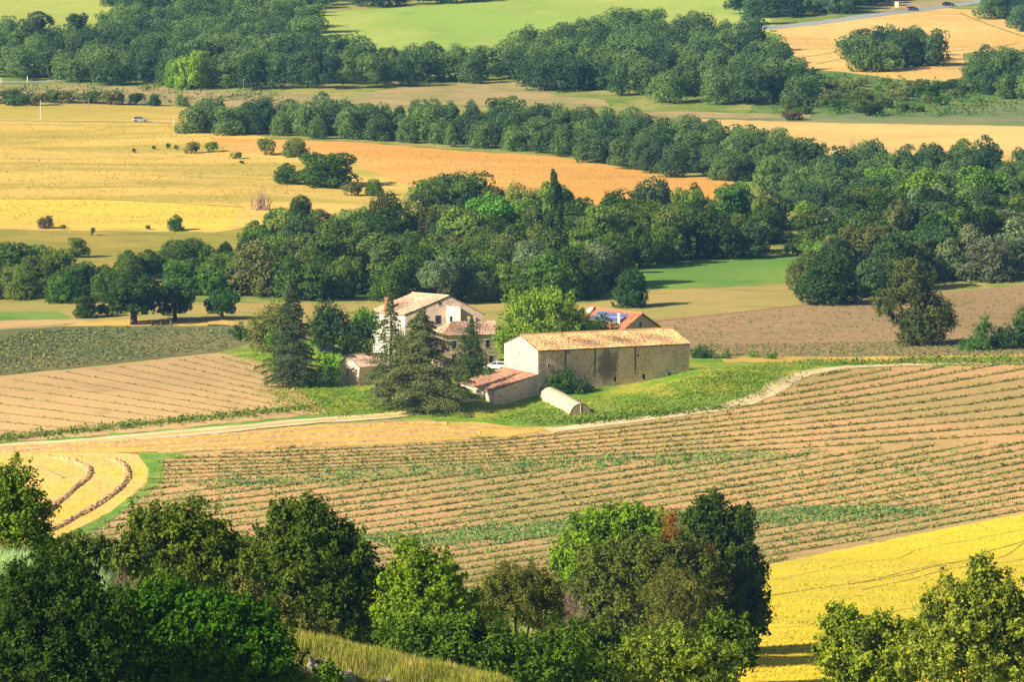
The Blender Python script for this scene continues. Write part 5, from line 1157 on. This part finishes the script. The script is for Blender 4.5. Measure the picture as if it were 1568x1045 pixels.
FG('broadleaf_tree', 'rounded dark tree with yellow-green top below the mown field edge', 305, (.07, .12, .018), 38000, .20, [(275, 870, 64, 62), (240, 820, 34, 32), (285, 812, 34, 28), (318, 835, 34, 34), (232, 865, 34, 44), (345, 870, 34, 40), (265, 800, 16, 15), (216, 800, 14, 13), (330, 900, 44, 44), (362, 850, 20, 20)], spiky=.9, cores=.5)
FG('broadleaf_tree', 'tall dark tree with a flat lit top left of centre in the foreground', 300, (.055, .10, .018), 46000, .20, [(475, 880, 76, 80), (450, 812, 36, 34), (480, 800, 24, 24), (438, 790, 16, 14), (484, 786, 10, 12), (510, 835, 36, 34), (420, 860, 34, 48), (545, 880, 40, 44), (400, 900, 30, 44), (580, 930, 50, 46), (500, 950, 70, 40)], spiky=1.0, cores=.5)
FG('broadleaf_tree', 'bright yellow-green pointed young tree in front of the green crop streak', 292, (.11, .20, .022), 26000, .18, [(650, 905, 44, 44), (628, 862, 20, 28), (622, 842, 12, 14), (652, 880, 26, 30), (680, 905, 30, 34), (610, 900, 20, 28), (700, 940, 34, 40), (640, 950, 60, 40)], spiky=1.0, cores=.5, lr=.28)
FG('broadleaf_shrub', 'dark green foreground shrubs under the pointed young tree', 282, (.055, .115, .018), 30000, .18, [(680, 1000, 60, 44), (740, 1010, 60, 44), (620, 985, 40, 32), (790, 1030, 60, 44), (720, 975, 30, 24), (850, 1020, 50, 50), (640, 1030, 50, 40)], spiky=.9, cores=.55, cat='shrub')
FG('loose_shrub', 'loose olive shrub with thin twigs against the crop rows', 335, (.085, .115, .035), 22000, .17, [(790, 925, 50, 48), (770, 895, 26, 22), (820, 900, 30, 26), (750, 930, 24, 34), (835, 935, 24, 36)], spiky=1.6, cores=.3, asp=.4, cat='shrub')
FG('broadleaf_tree', 'bright green tree top at the left shoulder of the big foreground clump', 470, (.10, .20, .02), 26000, .26, [(920, 850, 60, 54), (900, 815, 24, 22), (935, 800, 24, 18), (965, 800, 28, 20), (985, 800, 18, 14), (880, 850, 24, 28), (868, 872, 22, 24), (1000, 830, 34, 34)], spiky=.8, cores=.5)
OAK_M = FG('broadleaf_tree', 'large olive green tree forming the middle of the big foreground clump', 462, (.07, .105, .028), 46000, .26, [(960, 920, 84, 70), (1000, 870, 60, 50), (930, 880, 50, 44), (1040, 900, 60, 60), (900, 940, 50, 54), (1010, 960, 80, 60), (1030, 840, 28, 30), (1060, 860, 24, 30)], spiky=1.0, cores=.5)
OAK_D = FG('dark_oak', 'tall dark tree with two spires at the right of the big foreground clump', 478, (.035, .07, .018), 50000, .27, [(1105, 880, 56, 80), (1085, 805, 24, 40), (1090, 775, 14, 16), (1130, 815, 17, 34), (1137, 796, 10, 12), (1070, 830, 26, 30), (1135, 870, 30, 36), (1110, 950, 54, 60), (1145, 925, 24, 24), (1158, 912, 12, 12), (1155, 955, 16, 14), (1148, 885, 16, 16), (1085, 1000, 60, 44), (1132, 980, 20, 20), (1165, 930, 8, 8)], spiky=.9, cores=.5)
def patch(parent, Y, blobs, n, leaf, color, label):
    q = F / (Y * 1.003); B_ = []
    for px, py, rx, rz in blobs: c = PY(px, py, Y) - np.array(parent.location); B_.append((c[0], c[1], c[2], rx / q, rx / q, rz / q))
    V, Fq, v = sprays(B_, n, leaf, size=.4, cores=0, low=-.9, loose=.8); o = link('autumn_leaves', arr_mesh('autumn_leaves', V, Fq, LEAF, v), parent); o.color = (*color, 1); o['label'] = label
patch(OAK_M, 455, [(1025, 806, 10, 22), (1031, 793, 8, 10)], 900, .17, (.20, .085, .02), 'small orange autumn leaf patch')
patch(OAK_D, 466, [(1072, 843, 10, 11), (1084, 848, 8, 8)], 500, .17, (.10, .04, .02), 'reddish brown leaf patch')
FG('feathery_shrub', 'pale olive feathery shrub in front of the big foreground clump', 440, (.10, .125, .04), 14000, .22, [(1035, 935, 34, 50), (1015, 905, 18, 24), (1055, 915, 16, 34), (1040, 970, 40, 30)], spiky=1.8, cores=.25, asp=.35, cat='shrub')
FG('broadleaf_shrub', 'yellow-green leafy shrub at the foot of the big foreground clump', 285, (.12, .19, .035), 20000, .18, [(1030, 1010, 50, 34), (1070, 1025, 44, 34), (985, 1020, 44, 30), (1100, 1035, 34, 30), (1024, 985, 10, 18), (1055, 1000, 10, 14)], spiky=1.4, cores=.5, cat='shrub')
FG('broadleaf_shrub', 'dark green shrub mass left of the yellow-green one at the bottom', 290, (.06, .115, .02), 24000, .18, [(900, 1000, 50, 38), (940, 1030, 50, 34), (870, 1040, 50, 34), (960, 1000, 30, 22), (1110, 1000, 40, 50)], spiky=1.0, cores=.55, cat='shrub')
FG('young_oak', 'leafy young oak at the bottom, left of the spiky right-hand tree', 298, (.13, .20, .03), 26000, .19, [(1310, 1000, 44, 50), (1285, 965, 18, 24), (1280, 946, 10, 13), (1303, 950, 12, 10), (1340, 975, 26, 26), (1380, 1000, 44, 36), (1278, 1000, 20, 34), (1350, 1030, 70, 36), (1375, 968, 12, 12), (1420, 975, 22, 20)], spiky=1.3, cores=.45, lr=.28)
FG('young_oak', 'tall spiky light green oak at the lower right corner', 295, (.14, .20, .04), 34000, .19, [(1490, 950, 50, 56), (1500, 900, 22, 34), (1503, 872, 9, 14), (1478, 915, 18, 18), (1430, 930, 12, 14), (1422, 920, 8, 8), (1445, 965, 26, 26), (1530, 930, 26, 34), (1556, 925, 20, 20), (1550, 970, 34, 40), (1470, 1010, 70, 40), (1548, 1020, 50, 40), (1412, 1010, 30, 30)], spiky=1.5, cores=.4, lr=.28)
FG('leafy_shrub', 'low mid green bushes between the left young tree and the rounded dark tree', 268, (.07, .12, .032), 20000, .16, [(120, 856, 40, 24), (160, 862, 36, 26), (195, 860, 30, 30), (95, 850, 24, 20), (70, 862, 30, 24), (140, 845, 16, 14)], spiky=1.4, cores=.4, cat='shrub')
FG('leafy_shrub', 'grey green shrub at the foot of the flat-topped tree above the grass slope', 262, (.10, .125, .05), 9000, .15, [(385, 925, 30, 22), (420, 940, 26, 16), (362, 915, 16, 16), (470, 965, 30, 14)], spiky=1.6, cores=.3, cat='shrub')
# the sumac-like mound and dark scrub on the knoll
FG('ivy_mound', 'dense bright green leafy mound on the knoll at lower left', 219, (.032, .10, .010), 60000, .15, [(300, 990, 84, 74), (380, 1010, 66, 66), (225, 960, 50, 56), (250, 930, 36, 30), (330, 945, 54, 34), (380, 960, 40, 36), (420, 1020, 34, 40), (200, 1010, 60, 60), (300, 1050, 110, 50), (175, 925, 24, 22)], spiky=.5, cores=.62, lr=.26, lobes=60, cat='shrub', limbs=False, depth=.7)
FG('dark_scrub', 'dark green scrub filling the bottom left corner', 214, (.028, .062, .014), 46000, .14, [(60, 1000, 74, 64), (140, 1000, 60, 60), (20, 940, 50, 50), (110, 930, 44, 40), (150, 950, 40, 40), (0, 1040, 60, 50), (110, 1050, 80, 50), (40, 895, 40, 26), (95, 890, 26, 24), (180, 960, 30, 40)], spiky=1.0, cores=.6, cat='shrub', limbs=False, lobes=44)
FG('dark_scrub', 'small upright dark shrub above the dark scrub by the pale grass', 222, (.035, .08, .018), 9000, .14, [(104, 868, 14, 24), (80, 888, 20, 16), (120, 890, 20, 14), (70, 865, 10, 10)], spiky=1.2, cores=.4, cat='shrub', limbs=False)
M_twig = plain('grey_twigs', S(150, 120, 116), .9, .25); M_rust = plain('rusty_twigs', S(104, 66, 50), .9, .3)
def twigshrub(px, Y, py_top, py_base, wpx, m, label, n=46, cat='dead shrub', r=.012, name='dead_shrub'):
    s = F / Y; base = PY(px, py_base, Y); h = (py_base - py_top) / s; mb = twigs(h, wpx / s, n, r, random.Random(px))
    t = empty(name, tuple(base)); tag(t, label, cat); mb.build('twigs', m, t); return t
twigshrub(862, 420, 902, 1000, 82, M_twig, 'bare grey-mauve dead shrub among the green foreground bushes', 150, r=.011)
twigshrub(56, 217, 888, 1030, 96, M_rust, 'rusty brown dead shrub among the dark scrub at lower left', 260, r=.005)
twigshrub(180, 232, 872, 925, 66, M_twig, 'low greyish dead twigs behind the leafy mound', 60, r=.007)
twigshrub(398, 1240, 290, 352, 40, M_twig, 'bare grey snag at the edge of the golden field', 26, 'dead tree', .10, 'dead_tree')
twigshrub(1308, 1390, 208, 250, 26, M_twig, 'thin leafless tree against the pale wheat', 12, 'dead tree', .06, 'dead_tree')
twigshrub(1222, 1600, 84, 106, 30, M_twig, 'small bare grey tree on the lower edge of the upper wheat field', 14, 'dead tree', .07, 'dead_tree')
# knoll grass
def blades(name, n, xr, yr, h, w_, label, colors, cond=None, bend=.3):
    X = rng.uniform(*xr, n); Y = rng.uniform(*yr, n)
    if cond is not None: k = cond(X, Y); X, Y = X[k], Y[k]
    n = len(X); cl = .5 + .5 * np.sin(X * 1.9 + Y * 1.3) * np.sin(X * .7 - Y * 2.1); hh = h * rng.uniform(.5, 1.2, n) * (.6 + .6 * cl); a = rng.uniform(0, 6.28, n)
    B = np.column_stack([X, Y, Z(X, Y) - .02]); d = np.column_stack([np.cos(a), np.sin(a), np.zeros(n)]); l = np.column_stack([rng.normal(.25, .3, n), rng.normal(0, .3, n), np.zeros(n)]) * bend
    up = np.array([[0, 0, 1.0]]); M_ = B + up * (hh * .6)[:, None] + l * (hh * .35)[:, None]; T = B + up * hh[:, None] + l * hh[:, None]
    V = np.stack([B - d * w_ / 2, B + d * w_ / 2, M_ + d * w_ * .4, T, M_ - d * w_ * .4], 1); 
    me_v = V.reshape(-1, 3); i0 = np.arange(n) * 5
    Fq = np.concatenate([np.column_stack([i0, i0 + 1, i0 + 2, i0 + 4]), np.column_stack([i0 + 4, i0 + 2, i0 + 3, i0 + 3])])
    Fq = Fq[:n]; Tt = np.column_stack([i0 + 4, i0 + 2, i0 + 3]); Tq = np.concatenate([Fq[:, [0, 1, 2]], Fq[:, [0, 2, 3]], Tt])
    vv = np.clip(.5 * cl + rng.uniform(0, .5, n), 0, 1)
    o = link(name, arr_mesh(name, me_v, Tq, LEAF, np.concatenate([vv, vv, vv])), kind='stuff'); o.color = (*colors, 1); tag(o, label, 'grass'); return o
kn = sheet('knoll', [(-34, 205), (3, 205), (6, 216), (4, 236), (-6, 246), (-34, 246)], MF['knoll'], .01, world=True)
blades('tall_grass', 60000, (-12, 5), (214, 240), .42, .022, 'olive and straw coloured grass on the knoll crest', (.17, .19, .05))
blades('dry_grass', 9000, (-22, 4), (218, 236), .5, .018, 'dry pinkish seed heads standing on the knoll crest', (.38, .26, .15), cond=lambda X, Y: np.sin(X * 1.3 + 1) * np.sin(Y * .9 + X * .4) > .35)
blades('sage_grass', 16000, (-22.5, -16.8), (219, 230), 1.0, .026, 'pale sage green tall grass at the left picture edge', (.22, .33, .21), bend=.5)
# rocks
M_rock = stone_mat('limestone', S(176, 160, 152), S(140, 126, 122), S(190, 174, 160), 5)
def rock(px, py, w_, h, label, seed):
    r = np.random.default_rng(seed); p = G(px, py, True); mb = MB(); a, b = 12, 8; s = F / p[1]; W_ = w_ / s / 2; H_ = h / s
    for j in range(b + 1):
        th = math.pi * j / b
        for i in range(a):
            ph = 2 * math.pi * i / a; q = 1 + r.normal() * .2; mb.v.append((W_ * q * math.sin(th) * math.cos(ph), W_ * .8 * q * math.sin(th) * math.sin(ph), H_ * .75 * q * math.cos(th)))
    mb.f = [(j * a + i, (j + 1) * a + i, (j + 1) * a + (i + 1) % a, j * a + (i + 1) % a) for j in range(b) for i in range(a)]
    o = mb.build('rock', M_rock); o.location = tuple(p); o.rotation_euler = (0, .5, r.uniform(0, 3)); o.location.z -= H_ * .3; tag(o, label, 'rock')
rock(480, 1026, 44, 34, 'pale limestone rock jutting from the knoll beside the leafy mound', 1)
rock(528, 1040, 36, 24, 'pale rock at the bottom of the knoll, right of the first rock', 2)
rock(592, 1046, 34, 14, 'low pale rock cut by the bottom picture edge below the grass slope', 3)
FG('ivy_mound', 'small green tuft between the first two limestone rocks', 219, (.06, .13, .02), 3000, .11, [(500, 1034, 12, 14), (508, 1044, 10, 10)], spiky=1, cores=.5, cat='shrub', limbs=False)

YF = [(1180, 875), (1400, 825), (1600, 782), (1600, 1045), (1150, 1045)]
tufts('cereal_stalks', band(YF, 4200), .36, .12, 6, 'short yellow cereal stalks standing in uneven patches', (.36, .30, .03), 'crop', r=1.3, asp=.35)
tufts('dry_stalks', band([(-20, 190), (300, 192), (400, 240), (500, 290), (330, 345), (-20, 345)], 3600) + band([(1180, 60), (1400, 30), (1560, 50), (1560, 76), (1440, 118), (1190, 96)], 900) + band([(500, 225), (850, 245), (1100, 282), (1050, 300), (700, 290), (580, 258)], 1400),
      .5, .14, 4, 'dry stalks and seed heads scattered over the ripe fields', (.31, .245, .09), 'crop', r=1.8, asp=.35)
tufts('mown_stubble', band([(-20, 696), (200, 700), (222, 735), (100, 815), (-20, 840)], 1300) + band([(-20, 688), (480, 655), (760, 650), (700, 668), (250, 690)], 1500), .3, .1, 6, 'short stubble and loose straw on the mown strips', (.33, .265, .075), 'straw', r=.8, asp=.3)
# ------------------------------------------------------------------ air
mb = MB(); mb.box(-1300, 1300, -80, 3230, -16, 93)
hz = bpy.data.materials.new('haze_air'); hz.use_nodes = True; t_ = hz.node_tree; t_.nodes.remove(t_.nodes['Principled BSDF'])
pv_ = t_.nodes.new('ShaderNodeVolumePrincipled'); pv_.inputs['Color'].default_value = (.24, .54, 1.0, 1); pv_.inputs['Density'].default_value = .00008; pv_.inputs['Anisotropy'].default_value = .2
t_.links.new(pv_.outputs[0], t_.nodes['Material Output'].inputs['Volume'])
mb.build('haze', hz, kind='stuff')
